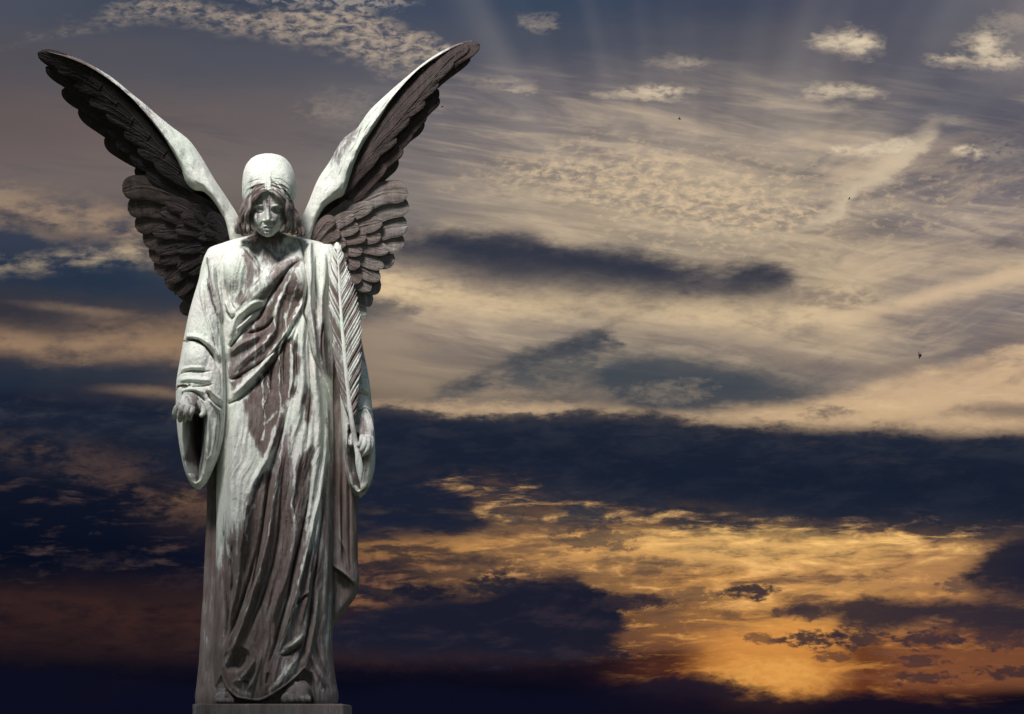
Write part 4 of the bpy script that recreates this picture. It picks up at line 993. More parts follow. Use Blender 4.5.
# wind-torn domain
n1 = nz(U / 150, V0 / 60, 3, 0.5); n2 = nz(U / 150, V0 / 60, 3, 0.5, z=7.3)
d1 = nz(U / 34, V0 / 15, 7, 0.62, z=2.0); d2 = nz(U / 46, V0 / 19, 7, 0.62, z=5.0)
fineN = nz(U / 14, V0 / 6.5, 4, 0.6, z=11.0)
spn = nz(U / 13, V0 / 6.5, 5, 0.62, 0.3, z=21.0)
Us = Uc + (d2 - 0.5) * 34; Vs = Vc + (d1 - 0.5) * 16
torn = nz(U / 62 + V0 / 160, V0 / 21, 7, 0.66, 0.35, z=15.0)
Ub = E.op('MINIMUM', E.op('MAXIMUM', U + (d2 - 0.5) * 60 + (n2 - 0.5) * 50, -190.0), 1214.0)
Vw = Vc + (n1 - 0.5) * 16 + (d1 - 0.5) * 20
Uw = Uc + (n2 - 0.5) * 60 + (d2 - 0.5) * 40

ang = E.op('ARCTAN2', Uc - 690, 420 - Vc)
ray = nz(ang * 5.0, 0.0, 2, 0.5, 0.0, z=0.0)
cir = nz(Uc / 210 + Vc / 300, Vc / 26 - Uc / 160, 7, 0.6, 0.8, z=3.0)
cir3 = nz(Uc / 120 + Vc / 90, Vc / 9 - Uc / 60, 5, 0.6, 0.3, z=13.0)
cir2 = nz(Uc / 240 - Vc / 130, Vc / 40 + Uc / 110, 7, 0.62, 0.6, z=9.0)
alto = nz(U / 13, V0 / 6.5, 5, 0.62, 0.3, z=4.0)
tear = nz(U / 60 + V0 / 150, V0 / 13, 7, 0.64, 0.35, z=6.0)
# everything below waits for all the turbulence, which keeps the shader small
late = (ray + cir + cir2 + cir3 + alto + tear) * 1e-6
Uc = Uc + late; Vc = Vc + late; Ub = Ub + late; Us = Us + late; Vs = Vs + late; Uw = Uw + late; Vw = Vw + late

def column(stops):
    r = wt.nodes.new('ShaderNodeValToRGB'); cr = r.color_ramp; cr.interpolation = 'EASE'
    stops = [((y + 60) / 850, lin(c)) for y, c in stops]
    while len(cr.elements) > 1: cr.elements.remove(cr.elements[-1])
    for i, (p, c) in enumerate(stops):
        e = cr.elements[0] if i == 0 else cr.elements.new(p)
        e.position = p; e.color = (*c, 1)
    wt.links.new(((Vw + 60) / 850).s, r.inputs[0]); return r.outputs[0]
COLS = [
 (0,   [(0,(72,77,90)),(60,(80,78,84)),(120,(96,86,86)),(180,(106,96,94)),(230,(52,60,76)),(275,(38,50,68)),(310,(58,55,60)),(345,(108,90,78)),(362,(44,48,60)),(385,(32,42,58)),(405,(20,27,44)),(450,(24,28,42)),(490,(15,20,36)),(560,(8,14,30)),(600,(34,25,30)),(632,(40,27,29)),(665,(22,17,26)),(690,(8,8,22))]),
 (110, [(0,(64,72,86)),(60,(80,80,88)),(120,(100,90,88)),(180,(108,98,94)),(235,(62,66,78)),(280,(36,50,68)),(320,(64,60,63)),(348,(116,98,84)),(372,(44,50,62)),(396,(40,42,54)),(412,(18,26,44)),(455,(36,36,46)),(495,(15,20,36)),(560,(9,15,31)),(605,(42,29,31)),(640,(38,26,29)),(670,(18,15,25)),(690,(8,9,24))]),
 (230, [(0,(60,68,84)),(60,(78,80,90)),(120,(100,92,92)),(180,(112,104,100)),(240,(92,84,80)),(300,(42,54,70)),(345,(128,106,86)),(365,(60,60,66)),(390,(80,72,70)),(412,(20,28,46)),(470,(38,36,44)),(510,(40,34,40)),(560,(14,18,34)),(610,(46,32,32)),(650,(40,28,32)),(675,(18,15,26)),(692,(6,8,24))]),
 (400, [(0,(62,72,90)),(50,(76,80,92)),(100,(96,94,100)),(150,(112,106,106)),(200,(128,120,114)),(240,(110,104,100)),(285,(178,158,128)),(320,(148,132,116)),(370,(142,126,108)),(405,(120,106,92)),(425,(30,38,54)),(470,(26,34,52)),(515,(36,36,48)),(550,(76,58,50)),(580,(60,48,46)),(620,(20,24,40)),(660,(46,32,36)),(690,(8,12,32))]),
 (560, [(0,(56,70,90)),(40,(72,78,92)),(90,(104,100,104)),(140,(124,116,112)),(190,(148,136,120)),(230,(150,136,118)),(260,(96,92,90)),(295,(188,168,132)),(330,(140,128,114)),(370,(92,90,86)),(408,(156,136,112)),(428,(34,42,58)),(470,(22,30,48)),(505,(90,72,62)),(545,(160,118,76)),(590,(96,72,56)),(630,(56,40,45)),(665,(60,38,38)),(690,(14,14,32))]),
 (700, [(0,(62,70,88)),(40,(82,84,94)),(90,(114,108,108)),(140,(140,130,120)),(190,(166,150,128)),(240,(150,138,120)),(280,(150,134,114)),(305,(190,170,134)),(345,(158,142,122)),(385,(84,84,84)),(412,(160,138,112)),(432,(34,42,58)),(480,(24,32,50)),(520,(120,92,66)),(545,(178,132,80)),(590,(174,124,72)),(630,(142,96,58)),(665,(98,57,44)),(692,(32,22,34))]),
 (830, [(0,(70,74,90)),(50,(94,92,98)),(100,(118,112,110)),(150,(152,140,126)),(200,(160,146,128)),(250,(164,148,126)),(300,(184,164,132)),(345,(166,148,124)),(385,(120,110,102)),(415,(190,162,124)),(434,(60,58,64)),(475,(22,30,48)),(515,(40,42,54)),(540,(196,148,88)),(575,(186,138,84)),(615,(188,132,72)),(655,(186,116,54)),(685,(150,80,44)),(700,(34,20,30))]),
 (940, [(0,(92,94,104)),(60,(100,98,104)),(110,(100,98,104)),(160,(112,106,108)),(210,(120,112,112)),(260,(146,132,118)),(300,(132,120,112)),(345,(108,102,102)),(385,(172,148,120)),(415,(190,162,126)),(438,(44,48,62)),(480,(22,30,48)),(520,(60,54,56)),(540,(182,136,86)),(575,(170,122,78)),(620,(120,80,60)),(660,(138,82,50)),(690,(80,44,36)),(705,(20,14,26))]),
 (1040,[(0,(112,108,112)),(50,(120,114,114)),(110,(96,94,102)),(170,(112,106,108)),(220,(116,108,110)),(270,(158,142,122)),(310,(116,108,108)),(345,(132,116,106)),(385,(176,150,122)),(415,(176,148,118)),(440,(34,40,56)),(500,(18,26,44)),(545,(60,50,56)),(580,(40,38,52)),(620,(52,42,50)),(655,(108,66,48)),(690,(52,32,36)),(706,(12,10,24))]),
]
colr = None
for i, (x, st) in enumerate(COLS):
    c = column(st)
    colr = c if colr is None else mixc(wt, smooth(Uw, COLS[i - 1][0], x).s, colr, c)

colr = mixc(wt, (1.0 - smooth(Vc, 400, 440)).s, colr, mixc(wt, 1.0, colr, (1.065, 1.05, 1.06), 'MULTIPLY'))
colr = mixc(wt, (smooth(Vc, 40, 130) * (1.0 - smooth(Vc, 400, 420)) * smooth(Uc, 330, 520)).s, colr, mixc(wt, 1.0, colr, (1.11, 1.10, 1.09), 'MULTIPLY'))
chain = {'high': colr, 'low': colr}; REGION = ['high']
def over(mask, c, strength=1.0):
    """lay a cloud over the sky; the high sky and the low sky are two shaders parted inside the great dark bank"""
    m = mask * strength if strength != 1.0 else mask
    for r_ in REGION:
        chain[r_] = mixc(wt, m.s, chain[r_], lin(c) if isinstance(c, tuple) else c)
SPN = (torn - 0.5) * 3.0 + (spn - 0.5) * 6.5 + (fineN - 0.5) * 1.5
UBN = (Ub + 200) / 1424
EDGE = (torn - 0.5) * 1.7 + (d1 - 0.5) * 1.0 + (spn - 0.5) * 0.5
def bank(top, bot, amp=10, st=10, sb=12, noise_=None, big=0.0, seed=0):
    """mask of a cloud between an upper and a lower edge line; edges torn by turbulence"""
    return BAND(v=Vc, top=curve1(UBN, top), bot=curve1(UBN, bot), n=EDGE, amp=amp * 2.5, st=st * 1.9, sb=sb * 2.2)
def window(x0, x1, f0, f1): return smooth(Uc, x0, x0 + f0) * (1.0 - smooth(Uc, x1 - f1, x1))
def spot(x, y, rx, ry, noise_=None, amp=1.0, soft=1.6, k=1.0):
    """a torn puff"""
    if noise_ is d1:      # dark scud: firmer edge
        return SPOT(u=Us, v=Vs, x=float(x), y=float(y), rx=rx * 1.2, ry=ry * 1.25, n=SPN, amp=amp * 0.8, soft=1.1, k=float(k))
    return SPOT(u=Us, v=Vs, x=float(x), y=float(y), rx=rx * 1.3, ry=ry * 1.35, n=SPN, amp=amp * 0.9, soft=max(2.2, float(soft) * 1.6), k=float(k))

# rays fanning up from the hidden sun, faint, high in the sky
raym = window(380, 1060, 120, 60) * (1.0 - smooth(Vc, 90, 230))
over(smooth(ray, 0.46, 0.75) * raym, (150, 144, 144), 0.22)
over(smooth(ray, 0.56, 0.28) * raym, (54, 62, 82), 0.42)
# silky cirrus grain
cm = smooth(Vc, 40, 130) * (1.0 - smooth(Vc, 330, 420)) * (1.0 - (1.0 - smooth(Uc, 330, 440)) * smooth(Vc, 160, 210))
over(smooth(cir, 0.48, 0.70) * cm * smooth(Uc, 300, 480), (218, 195, 164), 0.40)
over(smooth(cir, 0.5, 0.28) * cm, (84, 82, 90), 0.5)
over(smooth(cir3, 0.5, 0.70) * cm * smooth(Uc, 300, 480), (224, 202, 172), 0.15)
over(smooth(cir3, 0.5, 0.30) * cm * smooth(Uc, 300, 480), (98, 92, 94), 0.18)
cm2 = window(700, 1300, 160, 10) * smooth(Vc, 80, 170) * (1.0 - smooth(Vc, 390, 430))
over(smooth(cir2, 0.48, 0.70) * cm2, (210, 184, 154), 0.5)
over(smooth(cir2, 0.5, 0.3) * cm2, (92, 88, 96), 0.55)
# contrail-like streaks on the right
over(bank([(400, 330), (760, 322), (860, 308), (940, 290), (1024, 264), (1200, 214)], [(400, 330), (760, 326), (860, 318), (940, 304), (1024, 281), (1200, 240)], 3, 8, 8) * window(760, 1300, 90, 10), (214, 186, 152), 0.8)
over(bank([(700, 236), (800, 222), (860, 178), (905, 145), (940, 122), (960, 118)], [(700, 240), (800, 232), (860, 196), (905, 168), (940, 134), (960, 118)], 3, 16, 5) * window(770, 945, 60, 16), (216, 196, 166), 0.72)
over(bank([(820, 205), (880, 190), (940, 148), (1000, 110), (1100, 60)], [(820, 225), (880, 222), (940, 200), (1000, 160), (1100, 110)], 8, 30, 40) * window(830, 1200, 60, 40), (84, 82, 92), 0.45)
over(bank([(800, -50), (860, -20), (900, 10), (960, 60), (1030, 130)], [(740, -40), (800, 0), (840, 40), (900, 90), (1030, 190)], 10, 40, 60), (78, 80, 96), 0.45)
# small lit puffs high up
altm = lambda lo, hi: smooth(alto, lo, hi)
band1 = bank([(90, 18), (130, 6), (170, 2), (240, 12), (300, 6), (370, 14), (430, 40), (450, 55)], [(90, 20), (130, 14), (170, 15), (240, 30), (300, 42), (340, 52), (380, 70), (430, 66), (450, 58)], 6, 10, 14)
over(band1 * altm(0.34, 0.66), (178, 160, 142), 0.85)
over(bank([(200, -30), (300, -20), (380, -10), (420, -2)], [(200, -10), (260, 2), (330, 8), (400, 6), (420, 0)], 5, 8, 8) * altm(0.42, 0.6), (160, 150, 142), 0.8)
a2 = bank([(480, 175), (540, 158), (600, 152), (650, 152), (700, 176), (760, 184), (800, 210)], [(480, 178), (540, 190), (600, 205), (650, 222), (720, 236), (800, 225)], 12, 20, 20)
over(a2 * altm(0.38, 0.68), (216, 190, 156), 0.75)
over(a2 * altm(0.5, 0.3), (136, 126, 116), 0.4)
over(bank([(560, 150), (640, 140), (760, 150)], [(560, 150), (640, 260), (800, 262)], 20, 50, 50) * altm(0.5, 0.66), (212, 186, 152), 0.4)
TW = smooth(torn * 0.6 + spn * 0.4, 0.36, 0.58)
for x, y, rx, ry, s_ in [(846, 40, 26, 9, .9), (858, 47, 18, 9, .9), (826, 46, 14, 5, .7), (836, 90, 20, 6, .7), (812, 96, 14, 5, .6), (866, 93, 14, 5, .7), (842, 107, 9, 4, .5), (838, 151, 10, 5, .8), (876, 150, 30, 6, .8), (898, 144, 20, 6, .7), (858, 152, 12, 4, .6), (658, 92, 24, 6, .8), (628, 95, 20, 4, .6), (600, 95, 12, 3, .5), (676, 64, 22, 6, .5), (692, 63, 8, 3, .5), (538, 22, 14, 8, .6), (505, 84, 24, 6, .55), (524, 90, 10, 4, .5), (985, 40, 18, 9, .8), (1000, 62, 24, 7, .75), (988, 52, 12, 10, .8), (950, 60, 18, 5, .7), (1008, 22, 20, 8, .4), (966, 152, 14, 5, .8), (1002, 150, 20, 10, .5), (940, 120, 20, 5, .3), (340, 108, 30, 12, .25), (700, 230, 20, 6, .4)]:
    over(spot(x, y, rx * 0.95, ry * 0.95, alto, 0.8, 0.7) * TW, (214, 194, 166), s_ * 0.9)
    if s_ >= 0.7: over(spot(x + 2, y - 1, rx * 0.55, ry * 0.55, alto, 0.7, 0.7), (234, 215, 184), s_ * 0.7)
# left: lit bars between blue gaps
over(bank([(-150, 180), (0, 186), (60, 196), (110, 205), (150, 220), (180, 238)], [(-150, 205), (0, 224), (60, 236), (110, 240), (150, 250), (180, 252)], 7, 16, 12) * smooth(d2, 0.30, 0.62), (158, 134, 112), 0.85)
over(bank([(-150, 190), (0, 208), (70, 232), (100, 236), (120, 230)], [(-150, 200), (0, 216), (70, 240), (100, 240), (120, 230)], 6, 8, 8), (62, 62, 72), 0.5)
over(bank([(-150, 320), (0, 330), (60, 332), (120, 326), (200, 334), (260, 340)], [(-150, 340), (0, 350), (60, 358), (120, 358), (200, 360), (260, 350)], 6, 22, 10) * smooth(d2, 0.28, 0.58), (160, 130, 102), 0.75)
over(bank([(20, 302), (60, 304), (100, 308), (128, 313), (140, 315)], [(20, 304), (60, 310), (100, 315), (128, 316), (140, 315)], 2, 5, 5), (128, 108, 92), 0.75)
over(bank([(90, 388), (130, 387), (180, 392), (220, 398)], [(90, 390), (130, 394), (180, 398), (220, 400)], 2, 5, 5) * smooth(Uc, 70, 150), (140, 116, 94), 0.65)
over(bank([(-100, 296), (0, 296), (60, 318), (110, 330)], [(-100, 330), (0, 326), (60, 336), (110, 334)], 5, 14, 8), (46, 48, 60), 0.6)
REGION = ['low']
over(bank([(0, 430), (60, 440), (100, 448), (140, 478), (180, 500), (215, 500)], [(0, 455), (60, 465), (100, 470), (140, 500), (180, 515), (215, 514)], 9, 20, 20) * smooth(d1, 0.42, 0.62), (104, 80, 66), 0.75)
over((spot(110, 466, 34, 12, d2, 0.9) + spot(200, 509, 20, 9, d2, 0.8)) * TW, (134, 100, 76), 0.6)
over(bank([(-100, 590), (0, 594), (80, 600), (150, 610), (220, 612)], [(-100, 612), (0, 618), (80, 628), (150, 640), (220, 640)], 8, 20, 30) * smooth(d2, 0.35, 0.6), (62, 39, 35), 0.7)
over(window(-300, 380, 10, 90) * smooth(Vc, 430, 455) * (1.0 - smooth(Vc, 560, 600)) * smooth(tear, 0.52, 0.70), (96, 76, 70), 0.38)
over(window(-300, 380, 10, 90) * smooth(Vc, 590, 610) * (1.0 - smooth(Vc, 650, 672)) * smooth(tear, 0.50, 0.32), (18, 16, 26), 0.55)
over(spot(105, 560, 30, 5, d2), (40, 34, 42), .6); over(spot(190, 580, 20, 7, d2), (46, 36, 42), .6)
over(bank([(-100, 664), (0, 664), (120, 674), (240, 672)], [(-100, 790), (0, 790), (120, 790), (240, 790)], 8, 14, 10), (8, 9, 24), 0.85)
over(spot(100, 690, 40, 8, d1), (34, 22, 30), .5)
REGION = ['high']
# golden light under and over the long grey cloud
over(bank([(340, 262), (420, 262), (500, 276), (600, 286), (700, 288), (800, 296), (880, 300)], [(340, 300), (420, 300), (500, 306), (600, 312), (700, 318), (800, 318), (880, 312)], 9, 22, 26) * window(330, 900, 60, 100) * smooth(fineN * 0.5 + d2 * 0.5, 0.30, 0.58), (240, 210, 166), 0.92)
over(bank([(400, 228), (470, 226), (560, 236), (640, 256), (740, 262)], [(400, 240), (470, 238), (560, 250), (640, 268), (740, 272)], 5, 12, 12) * smooth(d2, 0.4, 0.65), (206, 184, 150), 0.6)
# the long grey cloud
g = bank([(330, 242), (400, 236), (440, 232), (500, 236), (560, 246), (620, 250), (680, 262), (720, 272), (745, 262), (770, 268), (800, 290)], [(330, 244), (400, 256), (440, 266), (500, 282), (560, 284), (620, 290), (680, 296), (720, 294), (745, 298), (770, 296), (800, 290)], 6, 13, 26)
over(bank([(360, 240), (440, 236), (560, 250), (680, 266), (760, 272), (830, 292)], [(360, 262), (440, 284), (560, 298), (680, 306), (760, 304), (830, 300)], 7, 20, 24), (112, 104, 102), 0.7)
over(g, (66, 66, 75), 0.9)
over(bank([(400, 242), (440, 236), (500, 240), (560, 250), (620, 254), (680, 266), (720, 278), (745, 268), (770, 276)], [(400, 246), (440, 256), (500, 268), (560, 270), (620, 280), (680, 286), (720, 284), (745, 288), (770, 280)], 6, 14, 18), (44, 50, 65), 0.85)
over(spot(826, 297, 32, 7, d2, 0.9), (124, 110, 102), 0.7)
over(bank([(340, 300), (370, 296), (400, 300), (412, 304)], [(340, 322), (370, 320), (400, 316), (412, 306)], 6, 8, 12), (64, 68, 78), 0.8)
# blue wedges
w1 = bank([(415, 402), (460, 380), (520, 352), (560, 338), (585, 333), (612, 340), (620, 352)], [(415, 404), (460, 402), (520, 400), (560, 396), (585, 384), (612, 352), (620, 352)], 7, 10, 22)
over(w1 * smooth(d2, 0.62, 0.40), (74, 78, 84), 0.85)
over(bank([(520, 356), (560, 340), (585, 334), (608, 340), (616, 346)], [(520, 358), (560, 352), (585, 352), (608, 348), (616, 346)], 4, 8, 10), (54, 62, 74), 0.9)
over(bank([(420, 402), (470, 376), (530, 352)], [(420, 404), (470, 384), (530, 358)], 4, 6, 10), (68, 70, 76), 0.7)
w2 = bank([(600, 372), (640, 350), (680, 352), (740, 366), (800, 380), (850, 394)], [(600, 396), (640, 410), (680, 414), (740, 410), (800, 404), (850, 396)], 7, 18, 8)
over(w2, (56, 66, 78), 0.85)
over(bank([(470, 400), (540, 394), (640, 388), (720, 392)], [(470, 406), (540, 408), (640, 410), (720, 404)], 4, 8, 6), (66, 70, 78), 0.6)
over(spot(668, 392, 30, 8, d2, 0.8), (140, 126, 110), 0.6)
# lit shelf above the great dark bank
shelf = (bank([(330, 404), (420, 402), (500, 404), (600, 408), (660, 414), (740, 412), (800, 404), (880, 386), (940, 370), (1024, 348), (1200, 310)], [(330, 410), (420, 414), (500, 420), (600, 420), (660, 424), (740, 428), (800, 430), (880, 432), (940, 436), (1024, 434), (1200, 430)], 6, 8, 10) * smooth(fineN * 0.3 + d2 * 0.35 + cir * 0.35, 0.28, 0.62))
over(shelf, (206, 174, 138), 0.85)
over(bank([(780, 352), (860, 362), (920, 352), (980, 340), (1060, 330)], [(780, 368), (860, 380), (920, 370), (980, 352), (1060, 336)], 5, 22, 8), (112, 102, 100), 0.6)
over(shelf * smooth(cir2, 0.5, 0.30), (146, 122, 108), 0.6)
over(shelf * smooth(torn, 0.5, 0.68), (224, 194, 152), 0.5)
over(spot(826, 412, 18, 5, d2, 0.9), (96, 86, 86), 0.75); over(bank([(940, 412), (990, 404), (1060, 406)], [(940, 414), (990, 416), (1060, 420)], 4, 8, 8), (104, 92, 88), 0.75)
# the great dark bank
REGION = ['high', 'low']
b1 = bank([(-190, 392), (0, 398), (120, 404), (220, 408), (330, 414), (380, 410), (460, 420), (560, 418), (640, 414), (700, 424), (760, 428), (830, 434), (900, 432), (960, 440), (1024, 436), (1200, 430)], [(-190, 430), (0, 432), (120, 444), (220, 470), (330, 490), (400, 482), (480, 478), (560, 494), (640, 510), (720, 524), (800, 528), (880, 528), (960, 530), (1024, 526), (1200, 530)], 11, 13, 26, d1, 0.5)
for x, y, rx, ry in [(395, 412, 40, 8), (470, 421, 34, 8), (520, 415, 30, 7), (585, 416, 40, 9), (655, 419, 30, 8), (705, 427, 26, 7), (752, 431, 24, 6), (800, 437, 26, 6), (858, 436, 30, 7), (905, 440, 24, 8), (975, 442, 34, 8), (1015, 440, 20, 7), (540, 494, 40, 14), (620, 506, 44, 14), (690, 520, 34, 12), (745, 529, 30, 9), (835, 531, 40, 8), (925, 532, 34, 9), (985, 532, 26, 8)]:
    over(spot(x, y + (5 if y < 460 else 0), rx, ry * 0.9, d1, 0.5), (34, 41, 55), 0.8)
over(b1, (29, 36, 52), 0.95)
over(b1 * smooth(torn, 0.44, 0.68), (58, 60, 70), 0.6)
over(b1 * smooth(tear, 0.54, 0.72), (74, 66, 68), 0.35)
over(b1 * smooth(d2, 0.5, 0.75), (44, 50, 64), 0.5)
over(bank([(340, 440), (560, 440), (700, 452), (1100, 460)], [(340, 470), (560, 476), (700, 500), (1100, 512)], 10, 30, 30), (18, 28, 46), 0.7)
REGION = ['low']
# fire below: bright torn edges
fire = bank([(440, 486), (500, 482), (560, 502), (640, 514), (720, 524), (800, 530), (880, 526), (960, 532), (1010, 530)], [(440, 520), (500, 530), (560, 560), (640, 590), (720, 610), (800, 600), (880, 570), (960, 560), (1010, 540)], 9, 14, 30)
over(fire * smooth(tear, 0.46, 0.70), (228, 172, 108), 0.8)
over(fire * smooth(tear, 0.50, 0.30), (92, 68, 58), 0.85)
over(bank([(640, 520), (720, 524), (800, 530), (900, 532), (980, 534)], [(640, 540), (720, 548), (800, 552), (900, 552), (980, 540)], 8, 12, 18) * smooth(tear, 0.44, 0.66), (244, 190, 112), 0.85)
low = bank([(600, 590), (700, 560), (800, 570), (1000, 600)], [(600, 640), (700, 690), (800, 692), (1000, 680)], 8, 40, 40)
over(low * smooth(tear, 0.50, 0.68), (236, 166, 82), 0.5)
over(low * smooth(tear, 0.44, 0.30), (130, 84, 56), 0.45)
gl = (Us - 770) / 80; gv_ = (Vs - 664) / 46
glow = smooth(gl * gl + gv_ * gv_, 1.6, 0.0)
over(glow, (226, 138, 58), 0.42)
gc = (Us - 772) / 70; gd = (Vs - 660) / 50
over(smooth(gc * gc + gd * gd, 1.8, 0.0), (246, 176, 88), 0.42)
ge = (Us - 800) / 190; gf = (Vs - 690) / 60
over(smooth(ge * ge + gf * gf, 1.4, 0.0), (200, 108, 50), 0.16)
over(fire * smooth(tear, 0.57, 0.72), (252, 208, 134), 0.8)
over(spot(722, 549, 110, 13, d2, 0.5), (250, 200, 122), 0.5)
over(bank([(380, 540), (440, 532), (520, 540), (600, 540), (660, 552)], [(380, 552), (440, 556), (520, 562), (600, 566), (660, 572)], 8, 14, 14) * smooth(tear, 0.42, 0.6), (206, 148, 84), 0.75)
over(bank([(330, 560), (380, 552), (430, 556), (500, 566)], [(330, 600), (380, 606), (430, 590), (500, 576)], 8, 16, 16) * smooth(tear, 0.44, 0.62), (150, 104, 70), 0.7)
thin = bank([(400, 540), (520, 535), (640, 552), (760, 556), (900, 560)], [(400, 600), (520, 610), (640, 640), (760, 636), (900, 610)], 8, 24, 30) * window(400, 980, 120, 100)
over(thin * smooth(tear, 0.50, 0.34), (112, 82, 64), 0.7)
over(thin * smooth(spn * 0.5 + tear * 0.5, 0.52, 0.64), (238, 178, 112), 0.45)
over(spot(776, 676, 44, 12, d2, 0.5), (252, 190, 98), 0.5)
# dark clouds in front of the fire
DK = (30, 32, 46)
over(bank([(340, 498), (370, 484), (420, 480), (460, 492), (490, 516), (502, 530)], [(340, 532), (370, 536), (420, 540), (460, 538), (490, 534), (502, 530)], 8, 12, 16), (24, 32, 50), 0.95)
over(spot(584, 518, 22, 10, d1, 0.6), (48, 52, 62), 0.85); over(spot(598, 540, 34, 9, d1, 0.9), (58, 54, 58), 0.7); over(spot(560, 527, 20, 5, d1, 0.8), (80, 66, 62), 0.6); over(spot(520, 520, 16, 4, d2, 0.8), (64, 58, 60), 0.8); over(spot(508, 512, 10, 3, d2, 0.8), (58, 54, 60), 0.8); over(spot(630, 560, 26, 4, d2, 0.8), (84, 66, 58), 0.7)
over(spot(470, 560, 34, 5, d2, 0.7), (50, 44, 50), 0.8); over(spot(510, 572, 26, 5, d2, 0.7), (60, 48, 52), 0.7); over(spot(370, 575, 30, 12, d2, .7), (24, 28, 44), .85); over(spot(424, 594, 30, 7, d1, 0.6), (22, 26, 42), 0.9); over(spot(366, 594, 14, 5, d1, .6), (26, 28, 44), .8); over(spot(660, 566, 40, 6, tear, 0.8), (88, 68, 60), 0.6)
m1 = bank([(330, 626), (400, 606), (450, 600), (480, 596), (520, 584), (560, 577), (590, 580), (620, 596), (650, 598), (668, 600)], [(330, 650), (400, 656), (450, 658), (480, 660), (520, 662), (560, 658), (590, 656), (612, 640), (640, 606), (668, 602)], 6, 9, 14)
over(m1, (26, 28, 44), 1.0)
over(m1 * smooth(torn, 0.46, 0.7), (56, 46, 54), 0.6)
over(spot(636, 602, 36, 6, d1, 0.7), (44, 38, 48), 0.9)
over(spot(492, 584, 22, 9, d1, 0.6), (30, 32, 46), 0.9); over(spot(604, 652, 20, 6, d1, 0.6), (34, 30, 42), 0.9); over(spot(585, 640, 26, 10, d1, .6), (28, 28, 42), .85)
over(spot(752, 591, 24, 6, d1, 0.7, 0.6), (50, 44, 50), 0.95); over(spot(735, 617, 12, 4, d1, 0.8), (110, 78, 58), 0.8); over(spot(690, 596, 26, 6, d1, 0.9), (104, 78, 60), 0.7)
k1 = bank([(770, 606), (800, 604), (830, 602), (870, 598), (910, 602), (960, 600), (1024, 604), (1200, 600)], [(770, 608), (800, 616), (830, 616), (860, 632), (890, 630), (930, 624), (970, 630), (1024, 634), (1200, 640)], 7, 8, 10)
over(k1, (46, 40, 50), 0.95)
over(spot(814, 640, 26, 7, d1, 0.8, 0.6), (62, 48, 50), 0.95); over(spot(858, 638, 24, 9, d1, 0.8, 0.6), (50, 42, 50), 0.9); over(spot(800, 612, 26, 6, d1, 0.8, .6), (64, 50, 54), 0.85); over(spot(764, 638, 12, 5, d1, 0.8), (104, 70, 54), 0.8); over(spot(834, 656, 16, 4, d1, 0.8), (90, 60, 50), 0.8); over(spot(884, 653, 10, 3, d1, 0.8), (96, 62, 50), 0.8)
over(window(860, 1300, 60, 10) * smooth(Vc, 628, 645) * (1.0 - smooth(Vc, 680, 698)), (150, 92, 58), 0.55)
over(spot(936, 640, 30, 8, d1, 0.9, 0.7), (56, 44, 52), 0.9); over(spot(920, 660, 26, 4, d1, 0.9), (72, 50, 50), 0.85); over(spot(924, 678, 30, 5, d1, 0.9), (66, 46, 48), 0.85); over(spot(1010, 672, 30, 5, d1, 0.9), (60, 42, 48), 0.85); over(spot(1000, 640, 34, 8, d1, .9), (56, 44, 52), .8); over(spot(868, 676, 24, 4, d1, .9), (120, 74, 50), .6)
over(bank([(960, 580), (985, 560), (1000, 546), (1024, 534), (1200, 520)], [(960, 582), (985, 588), (1000, 592), (1024, 590), (1200, 600)], 9, 14, 12), (30, 32, 48), 0.95)
over(spot(952, 586, 16, 5, d1, 0.8), (96, 72, 62), 0.8)
# the dark bank along the horizon
h0 = bank([(240, 690), (340, 694), (420, 680), (470, 688), (560, 694), (640, 680), (680, 676), (720, 682), (760, 696), (840, 694), (900, 696), (1024, 704), (1200, 702)], [(240, 790), (340, 790), (420, 790), (560, 790), (700, 790), (900, 790), (1024, 790), (1200, 790)], 6, 9, 8)
over(h0, (12, 13, 30), 0.95)
over(bank([(640, 686), (680, 676), (720, 682), (760, 692)], [(640, 692), (680, 694), (720, 698), (760, 700)], 5, 6, 10), (34, 26, 38), 0.8)
over(smooth(Vc, 704, 735), (8, 9, 24), 0.6)

# the rest of the sky, overhead and behind the viewer: clear evening daylight
sk = wt.nodes.new('ShaderNodeTexSky'); sk.sky_type = 'NISHITA'; sk.sun_disc = False
sk.sun_elevation = SUN_EL; sk.sun_rotation = math.atan2(dirv.x, dirv.y)
west = smooth(dy / E.op('MAXIMUM', E.op('SQRT', dx * dx + dy * dy), 0.001), 0.80, 0.95) * (1.0 - smooth(dz, 0.34, 0.52))
bgU = wt.nodes.new('ShaderNodeBackground'); wt.links.new(chain['high'], bgU.inputs[0])
bgL = wt.nodes.new('ShaderNodeBackground'); wt.links.new(chain['low'], bgL.inputs[0])
bgA = wt.nodes.new('ShaderNodeMixShader')
part_ = smooth(V0 - smooth(U, 230, 400) * 30, 424, 430)
wt.links.new(part_.s, bgA.inputs[0]); wt.links.new(bgU.outputs[0], bgA.inputs[1]); wt.links.new(bgL.outputs[0], bgA.inputs[2])
bgB = wt.nodes.new('ShaderNodeBackground'); wt.links.new(sk.outputs[0], bgB.inputs[0]); bgB.inputs[1].default_value = SKY_K if 'SKY_K' in globals() else 0.05
mxs = wt.nodes.new('ShaderNodeMixShader'); wt.links.new(west.s, mxs.inputs[0]); wt.links.new(bgB.outputs[0], mxs.inputs[1]); wt.links.new(bgA.outputs[0], mxs.inputs[2])
wo = wt.nodes.new('ShaderNodeOutputWorld'); wt.links.new(mxs.outputs[0], wo.inputs[0])
SC.world = wd
